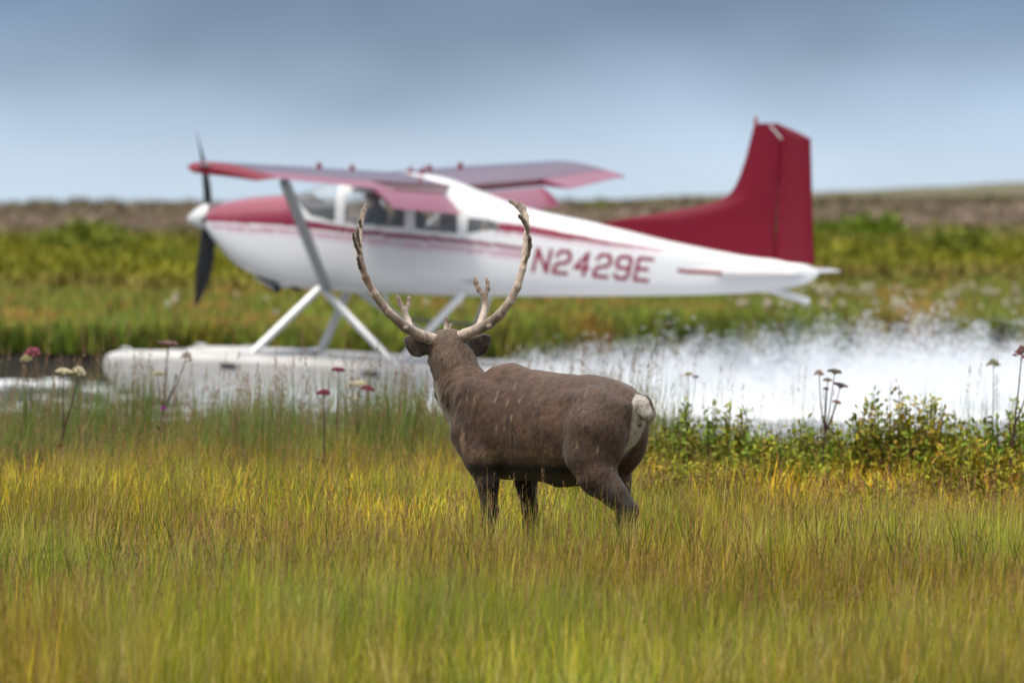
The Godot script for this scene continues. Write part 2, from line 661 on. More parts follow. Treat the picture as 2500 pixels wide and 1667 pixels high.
func grass() -> void:
	var straw := lin(0.52, 0.40, 0.13)
	var tan_ := lin(0.36, 0.24, 0.08)
	var olive := lin(0.225, 0.212, 0.026)
	var green := lin(0.16, 0.23, 0.02)
	var lime := lin(0.37, 0.35, 0.032)
	var gold := lin(0.66, 0.49, 0.04)
	var orange := lin(0.55, 0.27, 0.03)
	var root := Node3D.new()
	root.name = "meadow_grass"
	add_child(root)
	tag(root, "fine yellow-green and straw meadow grass around the caribou's legs", "grass", "", "stuff")
	# fine blades in patches of 0.8 m
	var kinds := []
	var meshes := []
	for k in 8:
		kinds.append([])
		var mb := MB.new()
		# clumps that fan out, single blades, bent dead straw and thin seed stems
		for n in 78:
			var o := Vector3(rng.randf_range(-0.42, 0.42), 0, rng.randf_range(-0.42, 0.42))
			var pick := rng.randf()
			var a := olive
			var b := lime
			if pick < 0.14:
				a = tan_
				b = straw
			elif pick < 0.30:
				a = olive
				b = straw
			elif pick < 0.52:
				a = green
				b = lime
			elif pick < 0.62:
				a = green * 0.75
				b = green * 1.2
			elif pick < 0.88:
				a = olive
				b = lime
			else:
				a = lime
				b = gold
			var hh := lerpf(0.26, 0.58, pow(rng.randf(), 1.3))
			for q in 12:
				var an := rng.randf() * TAU
				var r := rng.randf() * 0.035
				var out := Vector2(cos(an), sin(an))
				var h := hh * rng.randf_range(0.55, 1.05)
				var sh := rng.randf_range(0.5, 1.3)
				blade(mb, o + Vector3(out.x * r, 0, out.y * r), (out + Vector2(0.4, 0)).normalized(), h, rng.randf_range(0.03, 0.32) * h, rng.randf_range(0.0028, 0.0068), a * sh, b * sh)
		for n in 420:
			var h := rng.randf_range(0.2, 0.5)
			var sh := rng.randf_range(0.5, 1.3)
			blade(mb, Vector3(rng.randf_range(-0.42, 0.42), 0, rng.randf_range(-0.42, 0.42)), wind_dir(), h, rng.randf_range(0.02, 0.4) * h, rng.randf_range(0.0016, 0.0036), (olive if n % 3 else tan_) * sh, (lime if n % 5 < 3 else straw) * sh)
		for n in 60:
			# old straw, kinked over
			var at := Vector3(rng.randf_range(-0.42, 0.42), rng.randf_range(0.1, 0.3), rng.randf_range(-0.42, 0.42))
			var dir := wind_dir()
			blade(mb, at, dir, rng.randf_range(-0.06, 0.1), rng.randf_range(0.12, 0.3), 0.003, tan_, straw * 1.15)
		for n in 26:
			var h := rng.randf_range(0.4, 0.62)
			var at := Vector3(rng.randf_range(-0.42, 0.42), 0, rng.randf_range(-0.42, 0.42))
			var dir := wind_dir()
			var lean := rng.randf_range(0.02, 0.14)
			var brown := lin(0.26, 0.14, 0.07) * rng.randf_range(0.7, 1.2)
			blade(mb, at, dir, h, lean, 0.0022, olive, brown)
			var top := at + Vector3(dir.x * lean, h - 0.25 * lean, dir.y * lean)
			for q in 7:
				blade(mb, top + Vector3(rng.randf_range(-0.004, 0.004), -0.05 + 0.008 * q, rng.randf_range(-0.004, 0.004)), wind_dir(), 0.016, 0.005, 0.0045, brown, brown * 1.4, 1)
		meshes.append(mb.mesh())
	var d := 32.0
	while d < 66.0:
		var half := 0.06 * d + 2.0
		var x := -half
		while x < half:
			var xx := x + rng.randf_range(-0.08, 0.08)
			var dd := d + rng.randf_range(-0.08, 0.08)
			if dd < shore(xx) - 0.1:
				var rise := noise.get_noise_2d(xx * 22 + 500, dd * 12)
				var dry := clampf(0.42 + 1.5 * noise.get_noise_2d(xx * 12 + 40, dd * 7 + 20), 0, 1)
				kinds[rng.randi() % 8].append([spot(xx, dd, 1.0, 1.06 + 0.4 * rise - 0.3 * step01(0.7, 1.4, xx) * step01(48.0, 51.0, dd) + 0.16 * exp(-pow((dd - 42.3) / 2.2, 2.0))), tint(0.12) * Color(0.86, 1.04, 1).lerp(Color(1.07, 0.94, 1.0), dry) * (1.0 + 0.42 * noise.get_noise_2d(xx * 17 + 900, dd * 9))])
			x += 0.68
		d += 0.68
	for k in 8:
		scatter(root, "patch", meshes[k], M.plant, kinds[k])
	# broad yellow sedge behind the caribou
	root = Node3D.new()
	root.name = "yellow_sedge"
	add_child(root)
	tag(root, "broad yellow-green sedge with orange tips behind the caribou", "sedge", "", "stuff")
	meshes.clear()
	for k in 4:
		var mb := MB.new()
		for n in 22:
			var an := rng.randf() * TAU
			var r := sqrt(rng.randf()) * 0.2
			var h := rng.randf_range(0.24, 0.5)
			var tip := orange if rng.randf() < 0.3 else gold
			blade(mb, Vector3(cos(an) * r, 0, sin(an) * r), wind_dir(), h, rng.randf_range(0.03, 0.28) * h / 0.4, rng.randf_range(0.006, 0.012), lime * 1.15 if rng.randf() < 0.75 else olive, tip * 1.1, 4)
		meshes.append(mb.mesh())
	kinds = [[], [], [], []]
	for n in 3400:
		var dd := rng.randf_range(46.5, 60.0)
		var half := 0.06 * dd + 1.5
		var x := rng.randf_range(-half, half)
		var edge := 48.5 + 2.5 * noise.get_noise_2d(x * 10, 3)
		var keep := step01(edge - 2.0, edge + 1.0, dd) * (1.0 - step01(54.0, 59.5, dd - 2.0 * step01(0.5, 2.0, x))) * clampf(0.65 + 1.2 * noise.get_noise_2d(x * 14 + 77, dd * 10), 0, 1)
		if rng.randf() < keep:
			kinds[n % 4].append([spot(x, dd, rng.randf_range(0.8, 1.2)), tint(0.15) * 1.3])
	for k in 4:
		scatter(root, "tuft", meshes[k], M.plant, kinds[k])
	# tall grass with brown plumes along the shore
	root = Node3D.new()
	root.name = "plumed_grass"
	add_child(root)
	tag(root, "tall green shore grass with reddish brown plumes in front of the float", "grass", "", "stuff")
	meshes.clear()
	for k in 5:
		var mb := MB.new()
		for n in 44:
			var an := rng.randf() * TAU
			var r := sqrt(rng.randf()) * 0.24
			blade(mb, Vector3(cos(an) * r, 0, sin(an) * r), wind_dir(), rng.randf_range(0.36, 0.76), rng.randf_range(0.03, 0.24), rng.randf_range(0.005, 0.01), lin(0.09, 0.14, 0.028), lin(0.17, 0.22, 0.06) if rng.randf() < 0.85 else lin(0.28, 0.21, 0.11))
		for n in 1 + k % 3:
			var dir := wind_dir()
			var h := rng.randf_range(0.5, 0.9)
			var lean := rng.randf_range(0.02, 0.12)
			var base := Vector3(rng.randf_range(-0.2, 0.2), 0, rng.randf_range(-0.2, 0.2))
			blade(mb, base, dir, h, lean, 0.004, lin(0.15, 0.14, 0.05), lin(0.25, 0.15, 0.08))
			var top := base + Vector3(dir.x * lean, h - 0.25 * lean, dir.y * lean)
			for q in 22:
				var t := rng.randf()
				var an2 := rng.randf() * TAU
				var w := 0.014 * sin(PI * clampf(t * 0.9 + 0.08, 0, 1))
				var p := top + Vector3(cos(an2) * w + dir.x * 0.03 * t, -0.12 + 0.15 * t, sin(an2) * w)
				blade(mb, p, Vector2(cos(an2), sin(an2)), 0.02, 0.006, 0.006, lin(0.25, 0.15, 0.085), lin(0.38, 0.26, 0.16), 1)
		meshes.append(mb.mesh())
	kinds = [[], [], [], [], []]
	for n in 2600:
		var dd := rng.randf_range(54.0, 66.5)
		var half := 0.06 * dd + 1.5
		var x := rng.randf_range(-half, half)
		if dd > shore(x) + 0.1:
			continue
		var keep := step01(56.0, 60.5, dd + 1.5 * noise.get_noise_2d(x * 10, 13)) * (1.0 - 0.92 * step01(0.4, 1.6, x))
		if rng.randf() < keep:
			kinds[n % 5].append([spot(x, dd, rng.randf_range(0.75, 1.15), clampf(1.0 + 0.9 * noise.get_noise_2d(x * 40 + 7, dd * 12), 0.6, 1.35)), tint(0.2)])
	for k in 5:
		scatter(root, "tuft", meshes[k], M.plant, kinds[k])
	# single dark rush stems
	root = Node3D.new()
	root.name = "rush_stems"
	add_child(root)
	tag(root, "thin dark green rush stems standing above the meadow grass", "rushes", "", "stuff")
	meshes.clear()
	for k in 4:
		var mb := MB.new()
		for n in 1 + k % 3:
			var dir := wind_dir()
			var h := rng.randf_range(0.38, 0.58)
			var lean := rng.randf_range(0.02, 0.12)
			var b0 := Vector3(rng.randf_range(-0.05, 0.05), 0, rng.randf_range(-0.05, 0.05))
			var pts := []
			var rad := []
			for s in 5:
				var t := s / 4.0
				pts.append(b0 + Vector3(dir.x * lean * t * t, h * t, dir.y * lean * t * t))
				rad.append(lerpf(0.003, 0.0014, t))
			mb.tube(pts, rad, 4, lin(0.04, 0.075, 0.012), Vector3.ONE, false)
		meshes.append(mb.mesh())
	kinds = [[], [], [], []]
	for n in 800:
		var dd := rng.randf_range(37.0, 55.0)
		var half := 0.06 * dd + 1.0
		var x := rng.randf_range(-half, half)
		if noise.get_noise_2d(x * 16, dd * 9 + 60) > -0.12:
			kinds[n % 4].append([spot(x, dd, rng.randf_range(0.85, 1.2)), tint(0.3)])
	for k in 4:
		scatter(root, "stem", meshes[k], M.plant, kinds[k])

func leaf(mb: MB, p: Vector3, dir: Vector3, up: Vector3, ln: float, wd: float, c: Color) -> void:
	var side := dir.cross(up).normalized() * wd * 0.5
	var b := mb.v.size()
	var lift := up * wd * 0.25
	mb.v.append_array([p, p + dir * ln * 0.45 + side + lift, p + dir * ln, p + dir * ln * 0.45 - side + lift, p + dir * ln * 0.5])
	for k in 5:
		mb.c.append(c)
	mb.i.append_array(PackedInt32Array([b, b + 1, b + 4, b + 1, b + 2, b + 4, b + 2, b + 3, b + 4, b + 3, b, b + 4]))

func unit() -> Vector3:
	var z := rng.randf_range(-1, 1)
	var a := rng.randf() * TAU
	return Vector3(sqrt(1 - z * z) * cos(a), z, sqrt(1 - z * z) * sin(a))

# a low leafy shrub: woody stems and leaves set along twigs
func shrub(label: String, x: float, d: float, wide: float, tall: float, n_twigs: int, cols: Array, leaf_len: float, group := "") -> void:
	var o := thing("leafy_shrub", Vector3(x, ground(x, d) - 0.02, -d))
	tag(o, label, "shrub", group)
	var st := MB.new()
	var fo := MB.new()
	for n in n_twigs:
		var a := rng.randf() * TAU
		var r := sqrt(rng.randf())
		var top := Vector3(cos(a) * r * wide, tall * (1.0 - 0.55 * r * r) * rng.randf_range(0.72, 1.15), sin(a) * r * wide * 0.7)
		var foot := Vector3(top.x * 0.35, 0, top.z * 0.35)
		var mid := (foot + top) * 0.5 + Vector3(top.x * 0.18, 0.02, top.z * 0.18)
		st.tube([foot, mid, top], [0.006, 0.004, 0.0015], 4, lin(0.12, 0.07, 0.04), Vector3.ONE, false)
		var base: Color = cols[rng.randi() % cols.size()]
		for k in 30:
			var t := rng.randf_range(0.2, 1.02)
			var p := foot.lerp(mid, t * 2) if t < 0.5 else mid.lerp(top, t * 2 - 1)
			var dir := (unit() + Vector3(0, 0.5, 0)).normalized()
			leaf(fo, p + dir * 0.008 + unit() * 0.012, dir, (unit() + Vector3(0, 1.2, 0)).normalized(), leaf_len * rng.randf_range(0.6, 1.05), leaf_len * rng.randf_range(0.3, 0.5), base * rng.randf_range(0.8, 1.15))
	put("stems", st.mesh(), M.dry, o)
	put("foliage", fo.mesh(), M.plant, o)

func shrubs() -> void:
	var yg := [lin(0.306, 0.323, 0.04), lin(0.221, 0.281, 0.035), lin(0.391, 0.357, 0.04), lin(0.170, 0.238, 0.035), lin(0.357, 0.255, 0.04)]
	var gr := [lin(0.162, 0.255, 0.04), lin(0.221, 0.297, 0.04), lin(0.306, 0.323, 0.04), lin(0.264, 0.221, 0.04)]
	var gold := [lin(0.425, 0.383, 0.035), lin(0.340, 0.332, 0.04), lin(0.272, 0.281, 0.04), lin(0.425, 0.264, 0.04)]
	shrub("green and yellow leafy shrub just behind the caribou's white tail", 1.0, 53.5, 0.6, 0.50, 221, yg, 0.05)
	shrub("tall tufted green shrub beneath the small pale yellow umbel", 1.32, 57.0, 0.62, 0.72, 299, gr, 0.055)
	shrub("yellow-green shrub between the tufted shrub and the dry umbel cluster", 1.68, 54.5, 0.6, 0.54, 286, yg, 0.05)
	shrub("green shrub at the foot of the twiggy dry umbel cluster", 2.0, 56.5, 0.6, 0.62, 299, gr, 0.052)
	shrub("golden yellow low shrub in front of the shrub with the reaching twig", 2.2, 51.5, 0.5, 0.45, 247, gold, 0.05)
	shrub("large leafy shrub with a twig reaching up, left of the round seed head", 2.55, 55.5, 0.6, 0.81, 377, yg, 0.055)
	shrub("golden and rusty shrub beneath the round greenish seed head", 2.9, 52.5, 0.6, 0.62, 338, gold, 0.052)
	shrub("dense green shrub beneath the large dark red seed head", 3.3, 54.5, 0.65, 0.79, 377, gr, 0.055)
	shrub("olive and yellow shrub at the far end of the shrub row", 4.2, 54.0, 0.8, 0.72, 299, yg, 0.055)

# flat-topped umbel plants. heads: [dx, dy, dz, radius, r, g, b, dome]
func umbel(label: String, x: float, d: float, h: float, lean: Vector3, heads: Array, stem_col: Color, thick := 0.006) -> void:
	var o := thing("umbel_plant", Vector3(x, ground(x, d), -d))
	tag(o, label, "flower", "umbel plants by the shore")
	var fork := Vector3(lean.x * 0.6, h * 0.62, lean.z * 0.6)
	var st := MB.new()
	st.tube([Vector3(0, -0.02, 0), Vector3(lean.x * 0.22, h * 0.3, lean.z * 0.2), fork], [thick * 1.2, thick, thick * 0.85], 7, stem_col, Vector3.ONE, false)
	put("stem", st.mesh(), M.dry, o)
	for e in heads:
		var top := Vector3(lean.x + e[0], h + e[1], lean.z + e[2])
		var br := MB.new()
		var mid := fork.lerp(top, 0.5) + Vector3(e[0] * 0.12, -0.01, 0)
		br.tube([fork, mid, top], [thick * 0.75, thick * 0.6, thick * 0.45], 6, stem_col, Vector3.ONE, false)
		put("branch", br.mesh(), M.dry, o)
		var hd := MB.new()
		var R: float = e[3]
		var col := lin(e[4], e[5], e[6])
		var dir := (top - mid).normalized()
		var sx := dir.cross(Vector3.FORWARD).normalized()
		var sz := sx.cross(dir)
		for k in 16:
			var a := k * 2.4
			var r := R * sqrt((k + 0.5) / 16.0)
			var p: Vector3 = top + (sx * cos(a) + sz * sin(a)) * r + dir * (R * 0.55 - e[7] * r * r / R)
			hd.tube([top - dir * 0.004, top.lerp(p, 0.9)], [0.0014, 0.0011], 4, stem_col.lerp(col, 0.4), Vector3.ONE, false)
			for q in 7:
				var w := unit() * R * 0.2
				w -= dir * w.dot(dir) * 0.5
				var f := p + w
				var s := R * rng.randf_range(0.075, 0.12)
				var cc := col * rng.randf_range(0.75, 1.2)
				hd.tube([f - dir * s * 0.4, f + dir * s * 0.4], [s, s * 0.9], 5, cc)
		put("flower_head", hd.mesh(), M.dry, o)
	var lf := MB.new()
	for k in 3:
		var a := k * 2.2 + x
		leaf(lf, Vector3(lean.x * 0.2 * k, h * (0.2 + 0.14 * k), lean.z * 0.2 * k), Vector3(cos(a), 0.5, sin(a)).normalized(), Vector3.UP, 0.1, 0.04, lin(0.10, 0.12, 0.03))
	put("leaves", lf.mesh(), M.plant, o)

# a point of the meadow by picture column at a distance, and the height a thing there must have
func column(u: float, d: float) -> float:
	return (u - 1250.0) * d / 20837.5

func tall(v: float, d: float) -> float:
	return 2.0 - (v - 540.0) * d / 20837.5

func umbels() -> void:
	var brown := lin(0.13, 0.075, 0.06)
	var dark := lin(0.075, 0.04, 0.04)
	var burg := [0.20, 0.045, 0.065]
	umbel("burgundy umbel above a pale yellow one, before the dark undercut bank", column(72, 62), 62.0, tall(868, 62), Vector3(0.02, 0, 0), [[0, 0, 0, 0.062, 0.30, 0.09, 0.12, 0.9], [-0.045, -0.045, 0.03, 0.042, 0.55, 0.50, 0.26, 0.8]], brown)
	umbel("two tilted cream umbels on a dark leaning stem, before the bow of the float", column(118, 57), 57.0, tall(912, 57), Vector3(0.17, 0, 0), [[0.03, 0.012, 0, 0.05, 0.62, 0.56, 0.38, 0.9], [-0.07, 0, 0.03, 0.052, 0.6, 0.55, 0.36, 0.4]], dark, 0.008)
	umbel("dry brown umbel with a beige seed ball and a cream head, against the float", column(378, 60), 60.0, tall(840, 60), Vector3(0.09, 0, 0), [[0, 0, 0, 0.07, 0.20, 0.12, 0.11, 0.2], [0.135, -0.055, 0.02, 0.042, 0.42, 0.31, 0.25, 1.4], [-0.075, -0.19, -0.02, 0.04, 0.5, 0.45, 0.28, 0.7], [0.06, -0.2, 0.03, 0.013, 0.2, 0.14, 0.13, 1.0]], brown, 0.007)
	umbel("burgundy umbel on an upright stem, tallest of the cluster left of the caribou", column(815, 58), 58.0, tall(906, 58), Vector3(0.03, 0, 0), [[0, 0, 0, 0.045, 0.22, 0.05, 0.075, 0.4]], brown, 0.006)
	umbel("low burgundy umbel at the left of the caribou's flower cluster", column(792, 56.5), 56.5, tall(950, 56.5), Vector3(-0.005, 0, 0), [[0, 0, 0, 0.045, 0.20, 0.045, 0.065, 0.6]], dark, 0.006)
	umbel("cream umbels beside a tilted burgundy one, nearest the caribou's neck", column(862, 58.5), 58.5, tall(938, 58.5), Vector3(0.05, 0, 0), [[-0.06, 0, 0, 0.035, 0.5, 0.44, 0.28, 0.6], [0.0, 0.005, -0.03, 0.042, 0.66, 0.6, 0.36, 0.6], [0.05, -0.03, 0.03, 0.05, 0.24, 0.06, 0.08, 0.5], [-0.03, -0.09, 0.02, 0.025, 0.6, 0.55, 0.36, 0.6]], brown, 0.005)
	umbel("small pale yellow umbel alone before the white spray", column(1674, 58), 58.0, tall(920, 58), Vector3(0.04, 0, 0), [[-0.02, 0.0, 0, 0.03, 0.42, 0.36, 0.14, 0.5], [0.03, -0.015, 0, 0.022, 0.22, 0.15, 0.08, 0.5]], lin(0.12, 0.11, 0.05), 0.005)
	umbel("twiggy cluster of dark dry umbels with a pinkish head, before the spray", column(1995, 55), 55.0, tall(915, 55), Vector3(0.09, 0, 0), [[-0.075, 0.005, 0, 0.033, 0.42, 0.30, 0.26, 1.0], [0.025, 0.0, 0, 0.045, 0.17, 0.14, 0.10, 0.3], [0.06, -0.09, 0.02, 0.045, 0.12, 0.08, 0.085, 0.2], [-0.02, -0.045, 0.03, 0.03, 0.25, 0.21, 0.15, 0.6], [-0.03, -0.1, 0.0, 0.02, 0.16, 0.06, 0.06, 0.6], [0.04, -0.19, 0.0, 0.03, 0.34, 0.2, 0.13, 0.5]], dark, 0.006)
	umbel("round greenish seed head on a thin straight stem, beside the red one", column(2425, 56), 56.0, tall(905, 56), Vector3(0.005, 0, 0), [[0, 0, 0, 0.046, 0.32, 0.31, 0.20, 0.9]], lin(0.12, 0.10, 0.06), 0.005)
	umbel("large dark red seed head on a leaning stem, over the shrubs", column(2452, 53), 53.0, tall(850, 53), Vector3(0.115, 0, 0), [[0, 0, 0, 0.05, 0.19, 0.06, 0.055, 1.3], [0.06, -0.14, 0, 0.02, 0.2, 0.1, 0.08, 0.6]], dark, 0.008)
	# one magenta thistle-like flower
	var d := 59.0
	var x := column(398, d)
	var o := thing("magenta_flower", Vector3(x, ground(x, d), -d))
	tag(o, "small magenta flower low in the shore grass before the float", "flower")
	var h := tall(990, d)
	var st := MB.new()
	st.tube([Vector3(0, -0.02, 0), Vector3(0.01, h * 0.5, 0), Vector3(0, h - 0.02, 0)], [0.003, 0.003, 0.002], 5, lin(0.1, 0.13, 0.04), Vector3.ONE, false)
	put("stem", st.mesh(), M.dry, o)
	var pt := MB.new()
	for k in 40:
		var dir := (unit() + Vector3.UP * 0.9).normalized()
		leaf(pt, Vector3(0, h - 0.015, 0), dir, unit(), 0.028, 0.009, lin(0.45, 0.06, 0.42) * rng.randf_range(0.7, 1.2))
	put("petals", pt.mesh(), M.plant, o)

func far_plants() -> void:
	# clumps of leaves and stems over the far bank
	var root := Node3D.new()
	root.name = "far_bank_plants"
	add_child(root)
	tag(root, "lush green and rusty plants on the bank across the water", "plants", "", "stuff")
	var meshes := []
	for k in 5:
		var mb := MB.new()
		for n in 34:
			var a := rng.randf() * TAU
			var r := rng.randf() * 0.22
			var g := [lin(0.085, 0.15, 0.022), lin(0.15, 0.20, 0.026), lin(0.21, 0.23, 0.035), lin(0.20, 0.14, 0.05), lin(0.11, 0.17, 0.035)][(n + k) % 5] as Color
			blade(mb, Vector3(cos(a) * r, 0, sin(a) * r), wind_dir(), rng.randf_range(0.15, 0.5), rng.randf_range(0.03, 0.25), rng.randf_range(0.015, 0.05), g, g * 1.3, 2)
		meshes.append(mb.mesh())
	var kinds := [[], [], [], [], []]
	for n in 10500:
		var t := rng.randf()
		var half := 0.06 * 120.0 + 7.0
		var x := rng.randf_range(-half, half)
		var d := bank(x) + 0.15 + 0.45 * (1.0 - step01(-4.0, -3.0, x)) + 16.0 * t * t
		var rust := clampf(noise.get_noise_2d(x * 14 + 9, d * 9) * 2.2, 0, 1)
		kinds[n % 5].append([spot(x, d, rng.randf_range(0.6, 1.25) * (1.0 - 0.25 * t)), tint(0.3) * Color(1, 1, 1).lerp(Color(1.7, 0.95, 1.3), rust)])
	for k in 5:
		scatter(root, "clump", meshes[k], M.plant, kinds[k])
	# tan grass and green tundra tufts further up
	root = Node3D.new()
	root.name = "tundra_tufts"
	add_child(root)
	tag(root, "yellow-green and tan tundra tufts rising to the ridge", "grass", "", "stuff")
	kinds = [[], [], [], [], []]
	meshes.clear()
	for k in 5:
		var mb := MB.new()
		for n in 26:
			var a := rng.randf() * TAU
			var r := rng.randf() * 0.3
			var g := lin(1, 1, 1) * rng.randf_range(0.65, 1.25)
			blade(mb, Vector3(cos(a) * r, 0, sin(a) * r), wind_dir(), rng.randf_range(0.15, 0.45), rng.randf_range(0.03, 0.25), rng.randf_range(0.03, 0.07), g, g * 1.1, 2)
		meshes.append(mb.mesh())
	for n in 12000:
		var t := rng.randf()
		var d := 130.0 + 380.0 * t * t
		var half := 0.06 * d + 11.0
		var x := rng.randf_range(-half, half)
		var c := cover(x, d)
		var k := rng.randf_range(0.7, 1.15)
		kinds[n % 5].append([spot(x, d, rng.randf_range(0.7, 1.4) * (1.0 + t), 0.6), Color(c.r * k, c.g * k, c.b * k)])
	for k in 5:
		scatter(root, "tuft", meshes[k], M.plant, kinds[k])
	# white seed heads dotted over the bank
	root = Node3D.new()
	root.name = "pale_seed_heads"
	add_child(root)
	tag(root, "small pale seed heads dotted over the far bank above the spray", "flowers", "", "stuff")
	var hm := MB.new()
	for k in 14:
		var p := unit() * 0.035
		hm.tube([p * 0.2, p], [0.010, 0.013], 5, lin(0.42, 0.38, 0.27))
	hm.tube([Vector3(0, -0.45, 0), Vector3(0, 0, 0)], [0.006, 0.005], 4, lin(0.16, 0.12, 0.06), Vector3.ONE, false)
	var list := []
	for n in 120:
		var x := rng.randf_range(3.4, 9.0) if n < 104 else rng.randf_range(-9.0, 9.0)
		var d := bank(x) + rng.randf_range(0.3, 9.0)
		var tr := spot(x, d, rng.randf_range(0.7, 1.5))
		tr.origin.y += 0.5
		list.append([tr, tint(0.2)])
	scatter(root, "seed_head", hm.mesh(), M.dry, list)
	# single dark bushes one can tell apart on the slope: [u, v, distance, size, label]
	var bushes := [
		[205, 592, 235.0, 1.25, "dark green bush on the left slope under the brown heath"],
		[235, 628, 205.0, 1.45, "wide dark bush below and right of the bush under the heath"],
		[395, 672, 172.0, 0.85, "small round dark bush left of the propeller's lower blade"],
		[120, 622, 210.0, 1.0, "olive bush at the left of the wide dark bush"],
		[2335, 628, 200.0, 1.35, "broad dark bush on the slope right of the tail"],
		[2135, 606, 220.0, 0.8, "small upright bush between the tail and the broad bush"],
		[2010, 553, 250.0, 1.2, "bright green bush right behind the rudder edge"],
		[2125, 556, 250.0, 1.5, "bright green bush below the pale heath patch"],
		[1455, 500, 420.0, 1.3, "dark olive thicket on the ridge between wing and tail"],
		[640, 700, 160.0, 0.7, "low dark bush behind the front float strut"],
	]
	for e in bushes:
		var dd: float = e[2]
		var x := column(e[0], dd)
		var o := thing("tundra_bush", Vector3(x, ground(x, dd) - 0.05, -dd))
		tag(o, e[4], "bush", "bushes on the far slope")
		var s: float = e[3]
		var st := MB.new()
		var fo := MB.new()
		var bright: bool = e[4].begins_with("bright")
		for n in 90:
			var p := unit()
			p.y = absf(p.y)
			p = p * Vector3(s * 0.75, s * 0.5, s * 0.6) * rng.randf_range(0.6, 1.08)
			if n < 12:
				st.tube([Vector3.ZERO, p * 0.5 + Vector3(0, 0.05, 0), p], [0.03 * s, 0.02 * s, 0.01 * s], 5, lin(0.09, 0.06, 0.04), Vector3.ONE, false)
			for q in 7:
				var dir := unit()
				var col := (lin(0.13, 0.19, 0.02) if bright else lin(0.15, 0.18, 0.028)) * rng.randf_range(0.7, 1.4)
				leaf(fo, p + unit() * 0.14 * s, dir, unit(), 0.17 * s, 0.1 * s, col)
		put("stems", st.mesh(), M.dry, o)
		put("foliage", fo.mesh(), M.plant, o)

# ------------------------------------------------------------------ the floatplane
# s: metres behind the tip of the spinner, y: height over the plane's origin, z: to its right; drawn at its nose-up attitude
const S0 := 3.575

func pl(s: float, y: float, z: float) -> Vector3:
	return Vector3(z, y, s - S0)

# s, top, bottom, half width, squareness
const HULL := [
	[0.33, 0.66, 0.40, 0.24, 2.2], [0.40, 0.69, 0.33, 0.36, 2.3], [0.52, 0.735, 0.20, 0.435, 2.5], [0.70, 0.775, 0.02, 0.475, 2.6], [0.95, 0.805, -0.11, 0.50, 2.8],
	[1.25, 0.825, -0.20, 0.52, 3.0], [1.50, 0.845, -0.25, 0.535, 3.1], [1.80, 0.94, -0.275, 0.54, 3.1], [2.10, 1.04, -0.295, 0.54, 3.1], [2.45, 1.075, -0.305, 0.54, 3.2], [2.87, 1.07, -0.32, 0.53, 3.2],
	[3.23, 1.015, -0.335, 0.505, 3.1], [3.64, 0.87, -0.34, 0.465, 3.0], [4.08, 0.715, -0.342, 0.415, 2.9], [4.50, 0.615, -0.34, 0.37, 2.8], [5.04, 0.51, -0.336, 0.315, 2.7], [5.54, 0.405, -0.33, 0.265, 2.6],
	[5.98, 0.31, -0.325, 0.22, 2.5], [6.60, 0.20, -0.31, 0.16, 2.4], [6.95, 0.14, -0.295, 0.125, 2.3], [7.44, 0.065, -0.245, 0.075, 2.2], [7.70, 0.02, -0.175, 0.045, 2.1], [7.82, -0.045, -0.10, 0.012, 2.0]]

func hull_at(s: float) -> Array:
	return [curve(HULL, s, 1), curve(HULL, s, 2), curve(HULL, s, 3), curve(HULL, s, 4)]

func hull_point(s: float, a: float, out := 0.0) -> Vector3:
	var h := hull_at(s)
	var e: float = 2.0 / h[3]
	var yc: float = (h[0] + h[1]) / 2
	var hy: float = (h[0] - h[1]) / 2
	var ca := cos(a)
	var sa := sin(a)
	return pl(s, yc + (hy + out) * signf(sa) * pow(absf(sa), e), (h[2] + out) * signf(ca) * pow(absf(ca), e))

var rings := {}

# the outline of the hull at s as n points evenly spaced along it, starting at its right side
func hull_ring(s: float, n: int, out := 0.0) -> PackedVector3Array:
	var key := Vector2(s, out)
	if rings.has(key):
		return rings[key]
	var h := hull_at(s)
	var e: float = 2.0 / h[3]
	var yc: float = (h[0] + h[1]) / 2
	var hy: float = (h[0] - h[1]) / 2
	var pts := PackedVector3Array()
	var run := PackedFloat32Array()
	var total := 0.0
	for k in 289:
		var a := TAU * k / 288.0
		var ca := cos(a)
		var sa := sin(a)
		pts.append(pl(s, yc + (hy + out) * signf(sa) * pow(absf(sa), e), (h[2] + out) * signf(ca) * pow(absf(ca), e)))
		if k:
			total += pts[k].distance_to(pts[k - 1])
		run.append(total)
	var res := PackedVector3Array()
	var j := 0
	for k in n:
		var at := total * k / n
		while run[j + 1] < at:
			j += 1
		res.append(pts[j].lerp(pts[j + 1], (at - run[j]) / maxf(run[j + 1] - run[j], 1e-6)))
	rings[key] = res
	return res

func hull_side(s: float, y: float) -> float:
	var h := hull_at(s)
	var yc: float = (h[0] + h[1]) / 2
	var hy: float = (h[0] - h[1]) / 2
	return h[2] * pow(maxf(1.0 - pow(minf(absf((y - yc) / hy), 1.0), h[3]), 0.0), 1.0 / h[3])

func inside(poly: Array, s: float, y: float) -> bool:
	return Geometry2D.is_point_in_polygon(Vector2(s, y), PackedVector2Array(poly))

